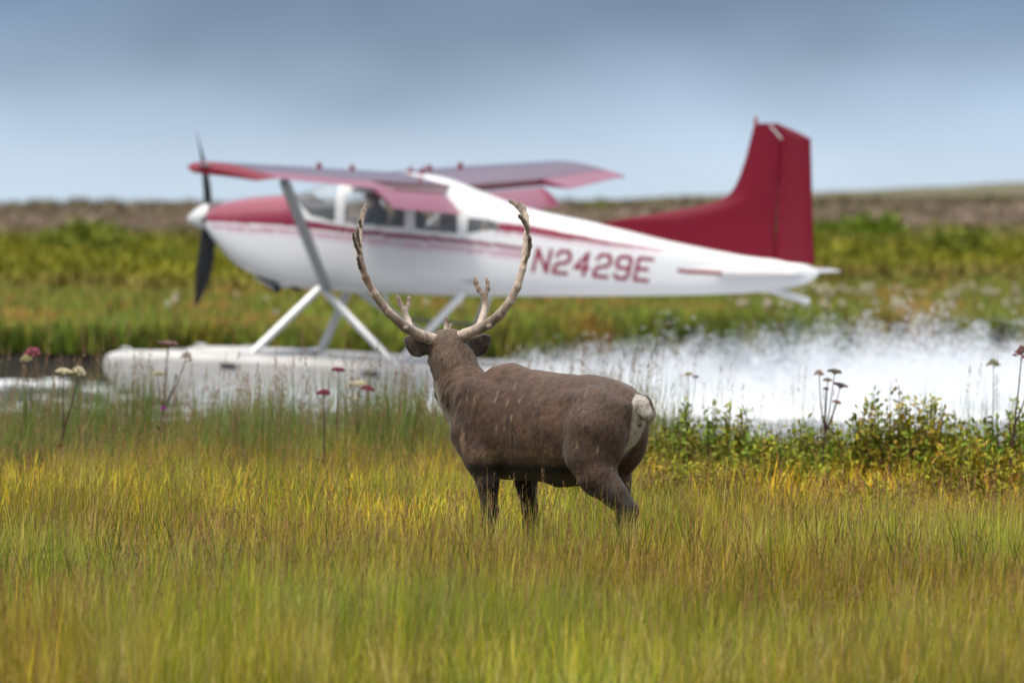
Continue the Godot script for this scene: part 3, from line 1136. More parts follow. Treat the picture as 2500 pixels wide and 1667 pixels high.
func hull_kind(s: float, y: float) -> String:
	if s > 1.5 and s < 2.1 and y > table([[1.5, 0.79], [1.62, 0.73], [1.70, 0.66], [1.81, 0.585], [2.06, 0.52], [2.1, 0.53]], s) and y < table([[1.5, 2.0], [1.9, 2.0], [1.95, 0.975], [2.1, 0.99]], s):
		return "windshield"
	if s > 2.22 and s < 2.98 and y > 0.50 - 0.07 * (s - 2.22) and y < 0.84:
		return "door_window"
	if s > 3.1 and s < 3.6 and y > 0.425 - 0.08 * (s - 3.1) and y < 0.80 - 0.3 * (s - 3.1):
		return "rear_window"
	if inside([Vector2(3.71, 0.56), Vector2(4.0, 0.535), Vector2(4.09, 0.49), Vector2(4.06, 0.425), Vector2(3.72, 0.385)], s, y):
		return "aft_window"
	if s > 2.16 and s < 3.04 and y > -0.2 and y < 0.86:
		return "door"
	return "fuselage"

func paint(s: float, y: float) -> Color:
	var white := lin(0.78, 0.78, 0.79)
	var red := lin(0.235, 0.005, 0.04)
	var pink := lin(0.52, 0.25, 0.34)
	var up := table([[0.3, 0.9], [1.5, 0.9], [1.56, 0.72], [1.64, 0.62], [1.74, 0.535], [2.44, 0.425], [3.66, 0.315], [4.38, 0.225]], s)
	var low := table([[0.3, 0.525], [1.6, 0.46], [2.44, 0.365], [3.66, 0.265], [4.38, 0.19]], s)
	if s < 4.4:
		if y < up and y > low and (s > 1.5 or y > low):
			return red
		var p := low - 0.035
		if y < p and y > p - 0.035 and s > 0.5:
			return pink
		if y < p - 0.055 and y > p - 0.075 and s > 0.7:
			return pink.lerp(white, 0.35)
	if s > 4.03 and s < 6.6:
		var u2 := table([[4.03, 0.51], [4.44, 0.478], [5.4, 0.285], [6.25, 0.185], [6.6, 0.155]], s)
		var l2 := table([[4.03, 0.41], [4.44, 0.372], [5.4, 0.245], [6.25, 0.172], [6.6, 0.153]], s)
		if y < u2 and y > l2:
			return red
		if y < l2 - 0.02 and y > l2 - 0.04 and s < 6.0:
			return pink.lerp(white, 0.3)
	return white

# wing: chord ends by span position
func wing_le(z: float) -> Vector2:
	return Vector2(table([[0, 2.24], [2.6, 2.25], [5.46, 2.40]], z), 1.015 + 0.030 * z)

func wing_te(z: float) -> Vector2:
	return Vector2(table([[0, 3.80], [2.6, 3.76], [5.46, 3.42]], z), table([[0, 0.80], [2.6, 0.875], [5.46, 1.035]], z))

# airfoil outline between chord shares a and b; closed loop of points (s, y)
func foil(le: Vector2, te: Vector2, a: float, b: float, thick: float, n := 14) -> Array:
	var out := []
	var ch := te - le
	var up := Vector2(-ch.y, ch.x).normalized() * (1.0 if ch.x > 0 else -1.0)
	for side in [1.0, -1.0]:
		for k in n + 1:
			var t: float = float(k) / n
			if side < 0:
				t = 1.0 - t
			var x: float = a + (b - a) * (1.0 - cos(t * PI)) * 0.5
			var th: float = thick * 5.0 * (0.2969 * sqrt(x) - 0.126 * x - 0.3516 * x * x + 0.2843 * x * x * x - 0.1015 * x * x * x * x)
			var camber: float = 0.022 * sin(PI * clampf(x, 0, 1))
			out.append(le + ch * x + up * ch.length() * (camber + (th if side > 0 else -th * 0.8)))
	return out

func wing_piece(zs: Array, a: float, b: float, sgn: float, shrink := 1.0) -> MB:
	var mb := MB.new()
	var rows := []
	for z: float in zs:
		var row := []
		for p: Vector2 in foil(wing_le(z), wing_te(z), a, b, lerpf(0.125, 0.105, z / 5.46) * shrink):
			row.append(pl(p.x, p.y, z * sgn))
		if sgn < 0:
			row.reverse()
		rows.append(row)
	mb.skin(rows)
	return mb

func letter(strokes: Array, s: float, base: float, w: float, h: float, side: float) -> MB:
	var mb := MB.new()
	var lift := 0.004
	for line in strokes:
		for k in line.size() - 1:
			var a := Vector2(line[k][0] * w, line[k][1] * h)
			var b := Vector2(line[k + 1][0] * w, line[k + 1][1] * h)
			var t := (b - a).normalized()
			var n := Vector2(-t.y, t.x) * 0.021
			a -= t * 0.018
			b += t * 0.018
			lift += 0.0004
			var m := mb.v.size()
			for f in 5:
				for g in [-1.0, 1.0]:
					var q: Vector2 = a.lerp(b, f / 4.0) + n * g
					var ss: float = s + q.x + 0.25 * q.y
					if side > 0:
						ss = s + w - q.x - 0.25 * q.y + 0.07
					var yy := base + q.y - 0.086 * (ss - 4.47)
					mb.v.append(pl(ss, yy, side * (hull_side(ss, yy) + lift)))
			for f in 4:
				mb.quad(m + 2 * f, m + 2 * f + 2, m + 2 * f + 3, m + 2 * f + 1)
	return mb

func strut(a: Vector3, b: Vector3, r: float, squeeze := Vector3(0.5, 1, 1)) -> Mesh:
	var mb := MB.new()
	mb.tube([a, a.lerp(b, 0.5), b], [r, r, r], 12, Color.WHITE, squeeze, true)
	return mb.mesh()

func float_hull(z0: float) -> MB:
	# s, deck, chine, keel, half width
	var k := [[-0.56, -1.10, -1.14, -1.16, 0.07], [-0.50, -1.04, -1.22, -1.26, 0.17], [-0.38, -1.005, -1.32, -1.38, 0.25], [-0.16, -0.995, -1.42, -1.50, 0.31], [0.1, -0.995, -1.49, -1.60, 0.345], [0.53, -1.005, -1.545, -1.68, 0.365], [1.32, -1.035, -1.61, -1.76, 0.37], [2.1, -1.07, -1.665, -1.83, 0.37],
		[3.05, -1.115, -1.735, -1.90, 0.37], [3.1, -1.117, -1.65, -1.78, 0.36], [4.3, -1.17, -1.62, -1.72, 0.28], [5.2, -1.21, -1.55, -1.60, 0.17], [5.45, -1.225, -1.45, -1.48, 0.10]]
	var mb := MB.new()
	var rows := []
	var s := -0.56
	while s < 5.46:
		var dk := curve(k, s, 1) if s < 3.0 else table(k, s)
		var ch := curve(k, s, 2) if s < 2.9 else table(k, s) - dk + _col(k, s, 2)
		var ke := curve(k, s, 3) if s < 2.9 else _col(k, s, 3)
		var w := curve(k, s, 4) if s < 2.9 else _col(k, s, 4)
		var half := [[0.0, dk + 0.035], [0.5, dk + 0.03], [0.82, dk + 0.012], [0.95, dk - 0.02], [1.0, dk - 0.07], [1.02, lerpf(dk, ch, 0.5)], [1.0, ch], [0.93, ch - 0.012], [0.5, lerpf(ch, ke, 0.55)], [0.0, ke]]
		var row := []
		for q in half:
			row.append(pl(s, q[1], z0 + q[0] * w))
		for q in range(half.size() - 2, 0, -1):
			row.append(pl(s, half[q][1], z0 - half[q][0] * w))
		rows.append(row)
		s += 0.06 if s < 0.6 else 0.15
	mb.skin(rows)
	return mb

func _col(k: Array, x: float, c: int) -> float:
	return table(k.map(func(e): return [e[0], e[c]]), x)

func floatplane() -> void:
	var o := thing("floatplane", Vector3(-0.4703, 1.4827, -98.0), deg_to_rad(68.0))
	o.rotation.z = deg_to_rad(0.42)
	tag(o, "white and crimson high-wing floatplane taxiing on the lake behind the caribou", "airplane")
	# fuselage skin on a grid, its openings as panes
	var kinds := {}
	var ring := 216
	var ss := []
	var s := 0.33
	while s < 7.815:
		ss.append(s)
		s += 0.024 if s < 4.5 else 0.06
	ss.append(7.82)
	for r in ss.size() - 1:
		for k in ring:
			var r0 := hull_ring(ss[r], ring)
			var r1 := hull_ring(ss[r + 1], ring)
			var mid := (r0[k] + r0[(k + 1) % ring] + r1[k] + r1[(k + 1) % ring]) / 4.0
			var kind := hull_kind(mid.z + S0, mid.y)
			if kind != "fuselage" and kind != "windshield":
				kind += "_r" if mid.x > 0 else "_l"
			if not kinds.has(kind):
				kinds[kind] = [MB.new(), {}]
			var mb: MB = kinds[kind][0]
			var seen: Dictionary = kinds[kind][1]
			var out := 0.004 if kind.begins_with("door_") and not kind.begins_with("door_w") else 0.0
			var ids := []
			for q in [[r, k], [r + 1, k], [r + 1, k + 1], [r, k + 1]]:
				var key: int = q[0] * 1000 + q[1] % ring
				if not seen.has(key):
					seen[key] = mb.v.size()
					var p := hull_ring(ss[q[0]], ring, out)[q[1] % ring]
					mb.v.append(p)
					mb.c.append(paint(p.z + S0, p.y))
				ids.append(seen[key])
			mb.quad(ids[0], ids[3], ids[2], ids[1])
	var fus: MeshInstance3D
	for kind: String in ["fuselage", "windshield", "door_l", "door_r", "door_window_l", "door_window_r", "rear_window_l", "rear_window_r", "aft_window_l", "aft_window_r"]:
		var nm := kind.trim_suffix("_l").trim_suffix("_r")
		var p: MeshInstance3D = put(nm, kinds[kind][0].mesh(), M.glass if "wind" in kind else M.skin, o)
		if kind == "fuselage":
			fus = p
		if nm == "door":
			var hd := MB.new()
			var sg := 1.0 if kind == "door_r" else -1.0
			hd.tube([pl(2.84, 0.27, sg * 0.552), pl(2.96, 0.265, sg * 0.55)], [0.012, 0.012], 8)
			put("handle", hd.mesh(), M.metal, p)
	# registration
	var glyph := {"N": [[[0, 0], [0, 1]], [[0, 1], [1, 0]], [[1, 0], [1, 1]]], "2": [[[0, 0.78], [0.2, 1], [0.8, 1], [1, 0.8], [1, 0.62], [0.8, 0.5], [0.2, 0.42], [0, 0.25], [0, 0], [1, 0]]],
		"4": [[[0.75, 0], [0.75, 1], [0, 0.32], [1, 0.32]]], "9": [[[1, 0.48], [0.2, 0.48], [0, 0.62], [0, 0.86], [0.2, 1], [0.8, 1], [1, 0.86], [1, 0.16], [0.8, 0], [0.2, 0], [0, 0.15]]], "E": [[[1, 1], [0, 1], [0, 0], [1, 0]], [[0, 0.52], [0.8, 0.52]]]}
	for side in [-1.0, 1.0]:
		var word := "N2429E"
		for k in 6:
			var at: float = 4.49 + 0.238 * (k if side < 0 else 5 - k)
			var lt := put("registration_letter", letter(glyph[word[k]], at, -0.04, 0.155, 0.25, side).mesh(), M.letter, fus)
			lt.set_meta("label", "red letter %s of the registration" % word[k])
	# nose: spinner, propeller, air inlets, exhaust
	var sp := MB.new()
	var rows := []
	for k in 13:
		var t := k / 12.0
		var row := []
		for a in 28:
			var r := 0.155 * pow(sin(t * PI * 0.5), 0.75)
			row.append(pl(0.0 + 0.31 * t, 0.545 + 0.03 * t + r * sin(TAU * a / 28), r * cos(TAU * a / 28)))
		rows.append(row)
	sp.skin(rows)
	var prop := Node3D.new()
	prop.name = "propeller"
	o.add_child(prop)
	put("spinner", sp.mesh(), M.white, prop)
	for sgn in [1.0, -1.0]:
		var bl := MB.new()
		rows = []
		for k in 15:
			var t := k / 14.0
			var r := lerpf(0.1, 1.02, t)
			var ch := 0.068 * (0.55 + 1.0 * sin(PI * clampf(t * 0.72 + 0.16, 0, 1)) - 0.55 * pow(t, 8))
			var tw := lerpf(1.05, 0.35, t)
			var row := []
			for a in 12:
				var e := TAU * a / 12
				var cx := cos(e) * ch
				var cy := sin(e) * ch * lerpf(0.22, 0.09, t)
				# across the disc, and along the shaft; the tips flex a little forward
				row.append(pl(0.27 - 0.13 * t * t + (cx * sin(tw) + cy * cos(tw)), 0.575 + sgn * r * 0.985 - 0.02 * t, -sgn * (cx * cos(tw) - cy * sin(tw)) - 0.05 * t))
			rows.append(row)
		bl.skin(rows)
		var b := put("blade", bl.mesh(), M.dark, prop)
		b.set_meta("label", "black lower propeller blade" if sgn < 0 else "black upper propeller blade")
	for sgn in [-1.0, 1.0]:
		var ai := MB.new()
		ai.tube([pl(0.345, 0.53, sgn * 0.19), pl(0.38, 0.53, sgn * 0.23)], [0.075, 0.07], 16, Color.WHITE, Vector3(1, 0.8, 1))
		put("air_inlet", ai.mesh(), M.dark, o)
	var ex := MB.new()
	ex.tube([pl(1.0, -0.10, -0.15), pl(1.12, -0.2, -0.16), pl(1.22, -0.27, -0.16)], [0.06, 0.055, 0.05], 12)
	put("exhaust_pipe", ex.mesh(), M.dark, o)
	ex = MB.new()
	ex.tube([pl(1.35, -0.19, -0.1), pl(1.45, -0.27, -0.1)], [0.045, 0.04], 12)
	put("exhaust_pipe", ex.mesh(), M.dark, o)
	var cf := MB.new()
	cf.box(pl(1.08, -0.19, 0), Vector3(0.24, 0, 0), Vector3(0, 0.012, -0.01), Vector3(0, -0.05, 0.12))
	put("cowl_flap", cf.mesh(), M.white, o)
	var an := MB.new()
	an.tube([pl(2.45, -0.3, 0.1), pl(2.5, -0.52, 0.1)], [0.03, 0.018], 10, Color.WHITE, Vector3(0.4, 1, 1))
	put("belly_antenna", an.mesh(), M.white, o)
	# wings
	for sgn in [-1.0, 1.0]:
		var zs := [0.0, 0.5, 1.0, 1.5, 2.0, 2.6, 3.2, 3.8, 4.4, 5.0, 5.22]
		var w := put("wing", wing_piece(zs, 0.0, 0.76, sgn).mesh(), M.wing, o)
		w.set_meta("label", "crimson left wing towards the camera" if sgn < 0 else "crimson right wing beyond the cabin")
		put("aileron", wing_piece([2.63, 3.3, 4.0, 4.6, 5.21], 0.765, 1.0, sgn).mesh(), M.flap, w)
		# flap, let down
		var fl := MB.new()
		rows = []
		for z: float in [0.58, 1.2, 1.9, 2.55]:
			var hinge := wing_le(z).lerp(wing_te(z), 0.77) + Vector2(0.0, -0.025)
			var end := hinge + Vector2(0.265, -0.25 + 0.012 * z)
			var row := []
			for p: Vector2 in foil(hinge, end, 0.02, 1.0, 0.11, 8):
				row.append(pl(p.x, p.y, z * sgn))
			if sgn < 0:
				row.reverse()
			rows.append(row)
		fl.skin(rows)
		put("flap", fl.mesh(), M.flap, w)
		# drooped tip
		var tip := MB.new()
		rows = []
		for e in [[5.225, 1.0, 0.0], [5.33, 0.97, -0.012], [5.42, 0.9, -0.03], [5.46, 0.78, -0.055]]:
			var row := []
			var le := wing_le(e[0])
			var te := wing_te(e[0])
			var mid := le.lerp(te, 0.45)
			for p: Vector2 in foil(le, te, 0.0, 1.0, 0.105 * e[1]):
				var q: Vector2 = mid + (p - mid) * e[1]
				row.append(pl(q.x, q.y + e[2], e[0] * sgn))
			if sgn < 0:
				row.reverse()
			rows.append(row)
		tip.skin(rows)
		put("wing_tip", tip.mesh(), M.red, w)
		var nav := MB.new()
		nav.tube([pl(2.62, 1.17, sgn * 5.45), pl(2.72, 1.165, sgn * 5.46)], [0.02, 0.015], 8)
		put("navigation_lamp", nav.mesh(), M.grey, w)
		# fuel caps and vents on top
		for z in [1.15, 2.1]:
			var fc := MB.new()
			var c: Vector2 = wing_le(z).lerp(wing_te(z), 0.22)
			fc.tube([pl(c.x, c.y + 0.10, z * sgn), pl(c.x, c.y + 0.14, z * sgn)], [0.035, 0.03], 12)
			put("fuel_cap", fc.mesh(), M.red, w)
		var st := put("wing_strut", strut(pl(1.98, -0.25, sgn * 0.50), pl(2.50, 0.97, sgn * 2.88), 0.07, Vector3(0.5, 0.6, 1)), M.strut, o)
		st.set_meta("label", "streamlined wing strut with shading put into its grey")
	# roof aerials
	for e in [[2.75, 0.12], [3.0, -0.1]]:
		var ra := MB.new()
		ra.tube([pl(e[0], 1.06, e[1]), pl(e[0] + 0.03, 1.13, e[1])], [0.03, 0.02], 8, Color.WHITE, Vector3(0.5, 1, 1))
		put("roof_antenna", ra.mesh(), M.red, o)
	# tail
	var outline := [[0.03, 5.17, 7.30], [0.50, 5.17, 7.31], [0.55, 5.48, 7.315], [0.60, 5.79, 7.32], [0.68, 6.32, 7.325], [0.76, 6.64, 7.335], [0.84, 6.76, 7.34], [0.92, 6.82, 7.345], [1.05, 6.88, 7.355], [1.23, 6.945, 7.37], [1.45, 7.005, 7.39], [1.58, 7.04, 7.36], [1.625, 7.06, 7.34]]
	var fin := MB.new()
	rows = []
	for e in outline:
		var y: float = e[0]
		var le := maxf(e[1], 5.17)
		if y < 0.5:
			le = 5.5
			y = 0.02
		var row := []
		var th := lerpf(0.075, 0.035, clampf(y / 1.6, 0, 1))
		for k in 24:
			var a := TAU * k / 24
			var t := (1.0 - cos(a)) * 0.5
			row.append(pl(lerpf(le, e[2], t), y, th * (sin(a) * (0.35 + 0.65 * minf(t * 2.2, 1.0)))))
		rows.append(row)
	fin.skin(rows)
	var f := put("vertical_fin", fin.mesh(), M.red, o)
	var rd := MB.new()
	rows = []
	var n := 112
	for k in n + 1:
		var t := float(k) / n
		var y := lerpf(0.035, 1.61, t)
		var hinge := table([[0.03, 7.295], [1.43, 7.375], [1.5, 7.37], [1.61, 7.335]], y)
		var te := table([[0.02, 7.775], [0.87, 7.745], [1.45, 7.73], [1.54, 7.54], [1.61, 7.37]], y)
		var rib := 0.006 * sin(TAU * t * 27.0)
		var row := []
		for a in 12:
			var e := TAU * a / 12
			var u := (1.0 - cos(e)) * 0.5
			row.append(pl(lerpf(hinge, te, u), y, (0.042 * (1.0 - 0.85 * u) + rib * (1.0 - absf(2 * u - 1)) ) * sin(e)))
		rows.append(row)
	rd.skin(rows)
	put("rudder", rd.mesh(), M.red, f)
	var bc := MB.new()
	bc.tube([pl(7.065, 1.61, 0), pl(7.072, 1.69, 0)], [0.022, 0.02], 10)
	put("beacon", bc.mesh(), M.beacon, f)
	var ho := MB.new()
	ho.tube([pl(7.26, 1.60, -0.05), pl(7.40, 1.45, -0.055)], [0.008, 0.008], 6)
	put("white_fin_line", ho.mesh(), M.white, f)  # thin white tube across the top of fin and rudder
	for sgn in [-1.0, 1.0]:
		var hs := MB.new()
		var el := MB.new()
		rows = []
		var rows2 := []
		for e in [[0.05, 6.62, 7.27, 7.66], [0.6, 6.64, 7.27, 7.66], [1.2, 6.67, 7.27, 7.62], [1.5, 6.70, 7.27, 7.56], [1.62, 6.80, 7.26, 7.48]]:
			for w in 2:
				var a: float = e[1] if w == 0 else e[2] + 0.01
				var b: float = e[2] if w == 0 else e[3]
				var row := []
				for p: Vector2 in foil(Vector2(a, 0.0 - 0.05 * (a - 6.7)), Vector2(b, 0.0 - 0.05 * (b - 6.7)), 0, 1, 0.085 if w == 0 else 0.11, 8):
					row.append(pl(p.x, p.y - 0.02, e[0] * sgn))
				if sgn < 0:
					row.reverse()
				if w == 0:
					rows.append(row)
				else:
					rows2.append(row)
		hs.skin(rows)
		el.skin(rows2)
		var h := put("horizontal_stabilizer", hs.mesh(), M.white, o)
		put("elevator", el.mesh(), M.white, h)
		var te := MB.new()
		te.tube([pl(6.72, -0.02, sgn * 1.55), pl(6.82, -0.03, sgn * 1.625), pl(7.25, -0.05, sgn * 1.63)], [0.022, 0.024, 0.02], 8)
		put("tip_edge", te.mesh(), M.red, h)
	var sk := MB.new()
	sk.tube([pl(7.2, -0.24, 0), pl(7.68, -0.385, 0)], [0.045, 0.04], 10)
	put("tail_skid", sk.mesh(), M.white, o)
	# floats and their struts
	for sgn in [-1.0, 1.0]:
		var fl := put("float", float_hull(sgn * 1.05).mesh(), M.float, o)
		for at in [[1.15, -1.125], [2.92, -1.205]]:
			for side in [-1.0, 1.0]:
				var bm := MB.new()
				bm.box(pl(at[0], at[1], sgn * 1.05 + side * 0.375), Vector3(0.012, 0, 0), Vector3(0, 0.027, 0), Vector3(0, -0.004, 0.095))
				put("side_step", bm.mesh(), M.dark, fl)
		for at in [[0.35, -0.955], [2.0, -1.03], [3.9, -1.115]]:
			var hc := MB.new()
			hc.tube([pl(at[0], at[1] - 0.02, sgn * 1.05), pl(at[0], at[1] + 0.012, sgn * 1.05)], [0.11, 0.105], 18, Color.WHITE, Vector3.ONE, false)
			put("hatch", hc.mesh(), M.float, fl)
		for at in [[-0.2, -0.975], [1.28, -1.02], [3.05, -1.10]]:
			var cl := MB.new()
			cl.tube([pl(at[0] - 0.07, at[1] + 0.03, sgn * 1.05 - 0.24), pl(at[0], at[1] + 0.045, sgn * 1.05 - 0.24), pl(at[0] + 0.07, at[1] + 0.03, sgn * 1.05 - 0.24)], [0.012, 0.016, 0.012], 7)
			put("cleat", cl.mesh(), M.metal, fl)
		var wr := MB.new()
		wr.box(pl(5.6, -1.4, sgn * 1.05), Vector3(0.012, 0, 0), Vector3(0, 0.2, 0), Vector3(0, 0, 0.14))
		put("water_rudder", wr.mesh(), M.metal, fl)
		put("float_strut", strut(pl(1.86, -0.26, sgn * 0.46), pl(1.27, -0.985, sgn * 1.0), 0.05, Vector3(0.55, 0.8, 1)), M.metal, o)
		put("float_strut", strut(pl(1.93, -0.27, sgn * 0.46), pl(3.02, -1.085, sgn * 1.0), 0.05, Vector3(0.55, 0.8, 1)), M.metal, o)
		put("float_strut", strut(pl(3.62, -0.33, sgn * 0.42), pl(3.09, -1.085, sgn * 1.0), 0.05, Vector3(0.55, 0.8, 1)), M.metal, o)
	for e in [[1.28, -1.0], [3.05, -1.08]]:
		put("spreader_bar", strut(pl(e[0], e[1], -0.9), pl(e[0], e[1], 0.9), 0.045, Vector3(1, 0.6, 1)), M.metal, o)
	put("brace_rod", strut(pl(2.35, -0.62, 0.72), pl(3.3, -0.68, 0.72), 0.02, Vector3.ONE), M.grey, o)
	# cabin
	var cb := MB.new()
	cb.box(pl(1.74, 0.60, 0), Vector3(0.44, 0, 0), Vector3(0, 0.10, 0.03), Vector3(0, -0.02, 0.09))
	put("instrument_panel", cb.mesh(), M.dark, o)
	var fo := MB.new()
	fo.box(pl(2.7, -0.16, 0), Vector3(0.40, 0, 0), Vector3(0, 0.02, 0), Vector3(0, 0, 1.1))
	put("cabin_floor", fo.mesh(), M.cabin, o)
	for e in [[2.72, -0.24], [2.72, 0.24], [3.42, -0.22], [3.42, 0.22]]:
		var se := MB.new()
		se.box(pl(e[0] - 0.22, 0.06, e[1]), Vector3(0.2, 0, 0), Vector3(0, 0.06, 0.02), Vector3(0, -0.02, 0.22))
		se.box(pl(e[0] + 0.03, 0.32, e[1]), Vector3(0.2, 0, 0), Vector3(0, 0.27, 0.06), Vector3(0, -0.01, 0.05))
		se.tube([pl(e[0] + 0.07, 0.62, e[1] - 0.07), pl(e[0] + 0.07, 0.62, e[1] + 0.07)], [0.06, 0.06], 10)
		put("seat", se.mesh(), M.dark, o)
	for sgn in [-1.0, 1.0]:
		var yo := MB.new()
		yo.tube([pl(1.85, 0.47, sgn * 0.24), pl(2.06, 0.45, sgn * 0.24)], [0.015, 0.015], 8)
		yo.tube([pl(2.06, 0.55, sgn * 0.24 - 0.14), pl(2.06, 0.46, sgn * 0.24 - 0.11), pl(2.06, 0.45, sgn * 0.24 + 0.11), pl(2.06, 0.55, sgn * 0.24 + 0.14)], [0.014, 0.016, 0.016, 0.014], 8)
		put("control_yoke", yo.mesh(), M.dark, o)
	pilot(o)

func pilot(plane: Node3D) -> void:
	prims.clear()
	var q := func(s: float, y: float, z: float) -> Vector3: return pl(s, y, z)
	var z0 := -0.24
	ell(q.call(2.50, 0.42, z0), Vector3(0.20, 0.27, 0.13), 0.05)
	cap(q.call(2.50, 0.60, z0 - 0.15), 0.075, q.call(2.50, 0.60, z0 + 0.15), 0.075, 0.06)
	cap(q.call(2.50, 0.66, z0), 0.055, q.call(2.48, 0.74, z0), 0.052, 0.03)
	ell(q.call(2.46, 0.835, z0), Vector3(0.078, 0.115, 0.098), 0.03)
	cap(q.call(2.365, 0.83, z0), 0.012, q.call(2.345, 0.812, z0), 0.016, 0.02)
	for sg in [-1.0, 1.0]:
		ell(q.call(2.475, 0.83, z0 + sg * 0.088), Vector3(0.025, 0.045, 0.038), 0.01)
		cap(q.call(2.50, 0.60, z0 + sg * 0.19), 0.06, q.call(2.42, 0.34, z0 + sg * 0.24), 0.048, 0.03)
		cap(q.call(2.42, 0.34, z0 + sg * 0.24), 0.045, q.call(2.16, 0.47, z0 + sg * 0.15), 0.03, 0.02)
		cap(q.call(2.15, 0.475, z0 + sg * 0.145), 0.034, q.call(2.09, 0.49, z0 + sg * 0.135), 0.032, 0.02)
		for k in 4:
			cap(q.call(2.085, 0.46 + 0.022 * k, z0 + sg * 0.15), 0.0105, q.call(2.035, 0.455 + 0.022 * k, z0 + sg * 0.13), 0.0095, 0.005)
			cap(q.call(2.035, 0.455 + 0.022 * k, z0 + sg * 0.13), 0.0095, q.call(2.04, 0.452 + 0.022 * k, z0 + sg * 0.1), 0.009, 0.005)
		cap(q.call(2.11, 0.51, z0 + sg * 0.12), 0.012, q.call(2.07, 0.52, z0 + sg * 0.095), 0.010, 0.006)
		cap(q.call(2.52, 0.18, z0 + sg * 0.09), 0.095, q.call(2.08, 0.22, z0 + sg * 0.12), 0.07, 0.05)
		cap(q.call(2.08, 0.22, z0 + sg * 0.12), 0.065, q.call(1.92, -0.10, z0 + sg * 0.12), 0.045, 0.03)
		cap(q.call(1.92, -0.10, z0 + sg * 0.12), 0.045, q.call(1.76, -0.11, z0 + sg * 0.12), 0.035, 0.02)
	var mb := MB.new()
	solid(0.014, mb)
	for p in mb.v:
		var s := p.z + S0
		var c := lin(0.018, 0.032, 0.075)
		if p.y > 0.70:
			c = lin(0.42, 0.25, 0.18)
			if p.y > 0.87 or s > 2.49 or absf(p.x - z0) > 0.082:
				c = lin(0.03, 0.022, 0.02)
		elif s < 2.145 and p.y > 0.40:
			c = lin(0.42, 0.25, 0.18)
		elif p.y < 0.24:
			c = lin(0.03, 0.032, 0.04)
		mb.c.append(c)
	var o := put("person", mb.mesh(), M.cloth)
	o.transform = plane.transform
	tag(o, "pilot in a navy jacket seated at the controls inside the floatplane", "person")

func spray() -> void:
	# churned white water thrown up behind the floats, as drops and a broken foam surface
	var back := Vector3(cos(deg_to_rad(22.0)), 0, sin(deg_to_rad(22.0)))
	var side := Vector3(-back.z, 0, back.x)
	var start := Vector3(-0.4703, WATER, -98.0) + back * 0.2
	var root := Node3D.new()
	root.name = "water_spray"
	add_child(root)
	tag(root, "white water spray and foam blown up behind the floatplane", "spray", "", "stuff")
	var ico := SphereMesh.new()
	ico.radius = 1.0
	ico.height = 2.0
	ico.radial_segments = 5
	ico.rings = 2
	# a puff: a few dozen drops thrown together
	var puffs := []
	for k in 5:
		var pm := MB.new()
		for n in 40:
			var c := Vector3(rng.randfn(0, 0.075), rng.randfn(0, 0.085), rng.randfn(0, 0.075))
			var r := rng.randf_range(0.0025, 0.0065) * (1.7 if rng.randf() < 0.05 else 1.0)
			var tallness := rng.randf_range(1.0, 2.4)
			var b := pm.v.size()
			for q in [Vector3.UP * tallness, Vector3.RIGHT, Vector3.BACK, Vector3.LEFT, Vector3.FORWARD, Vector3.DOWN * tallness]:
				pm.v.append(c + q * r)
			for q in 4:
				pm.i.append_array(PackedInt32Array([b, b + 1 + q, b + 1 + (q + 1) % 4, b + 5, b + 1 + (q + 1) % 4, b + 1 + q]))
		puffs.append([pm.mesh(), []])
	for n in 34000:
		var along := rng.randf_range(-2.6, 10.5)
		var lump := 0.9 * noise.get_noise_2d(along * 26, 4) + 0.45 * noise.get_noise_2d(along * 90, 14)
		var top := lerpf(0.14, 0.50, step01(-1.0, 3.5, along)) * lerpf(1.0, 0.8, step01(4.0, 9.0, along)) * clampf(1.0 + 0.8 * lump, 0.5, 1.7)
		var far := rng.randfn(0.0, 1.0) * lerpf(1.0, 1.9, step01(0.0, 8.0, along))
		if along < -0.5:
			far = absf(far) + 0.2
		var h := -log(maxf(rng.randf(), 1e-4)) * top * 0.33
		if h > top * 1.8:
			continue
		var p := start + back * along + side * far + Vector3(0, h, 0)
		puffs[n % 5][1].append([Transform3D(Basis(Vector3.UP, rng.randf() * TAU), p), Color.WHITE])
	for e in puffs:
		scatter(root, "drops", e[0], M.drop, e[1])
	var list := []
	var mb := MB.new()
	var nx := 200
	var nz := 70
	for j in nz:
		for k in nx:
			var along := -2.0 + 14.5 * k / (nx - 1)
			var w := (2.0 * j / (nz - 1) - 1.0)
			var p := start + back * along + side * w * 4.5
			var env_ := (1.0 - w * w) * step01(-2.0, 0.5, along)
			var h := env_ * (0.16 + 0.16 * noise.get_noise_2d(p.x * 50, p.z * 50) + 0.1 * absf(fine.get_noise_2d(p.x * 3.0, p.z * 3.0))) - 0.03
			mb.v.append(Vector3(p.x, WATER + h, p.z))
			mb.c.append(Color.WHITE)
	for j in nz - 1:
		for k in nx - 1:
			var b := j * nx + k
			mb.quad(b, b + 1, b + nx + 1, b + nx)
	var fm := put("foam", mb.mesh(), M.foam, root)
	fm.set_meta("kind", "stuff")
	# white flecks over the lake: foam, and bright sky reflection put into colour
	list = []
	for n in 1700:
		var d := rng.randf_range(72.0, 113.0)
		var x := rng.randf_range(-9.0, 9.0)
		if noise.get_noise_2d(x * 16, d * 6) < -0.12:
			continue
		var r := rng.randf_range(0.03, 0.12)
		list.append([Transform3D(Basis().scaled(Vector3(r * 2.2, r * 0.25, r)), Vector3(x, WATER + 0.012, -d)), Color.WHITE])
	scatter(root, "white_flecks", ico, M.foam, list)

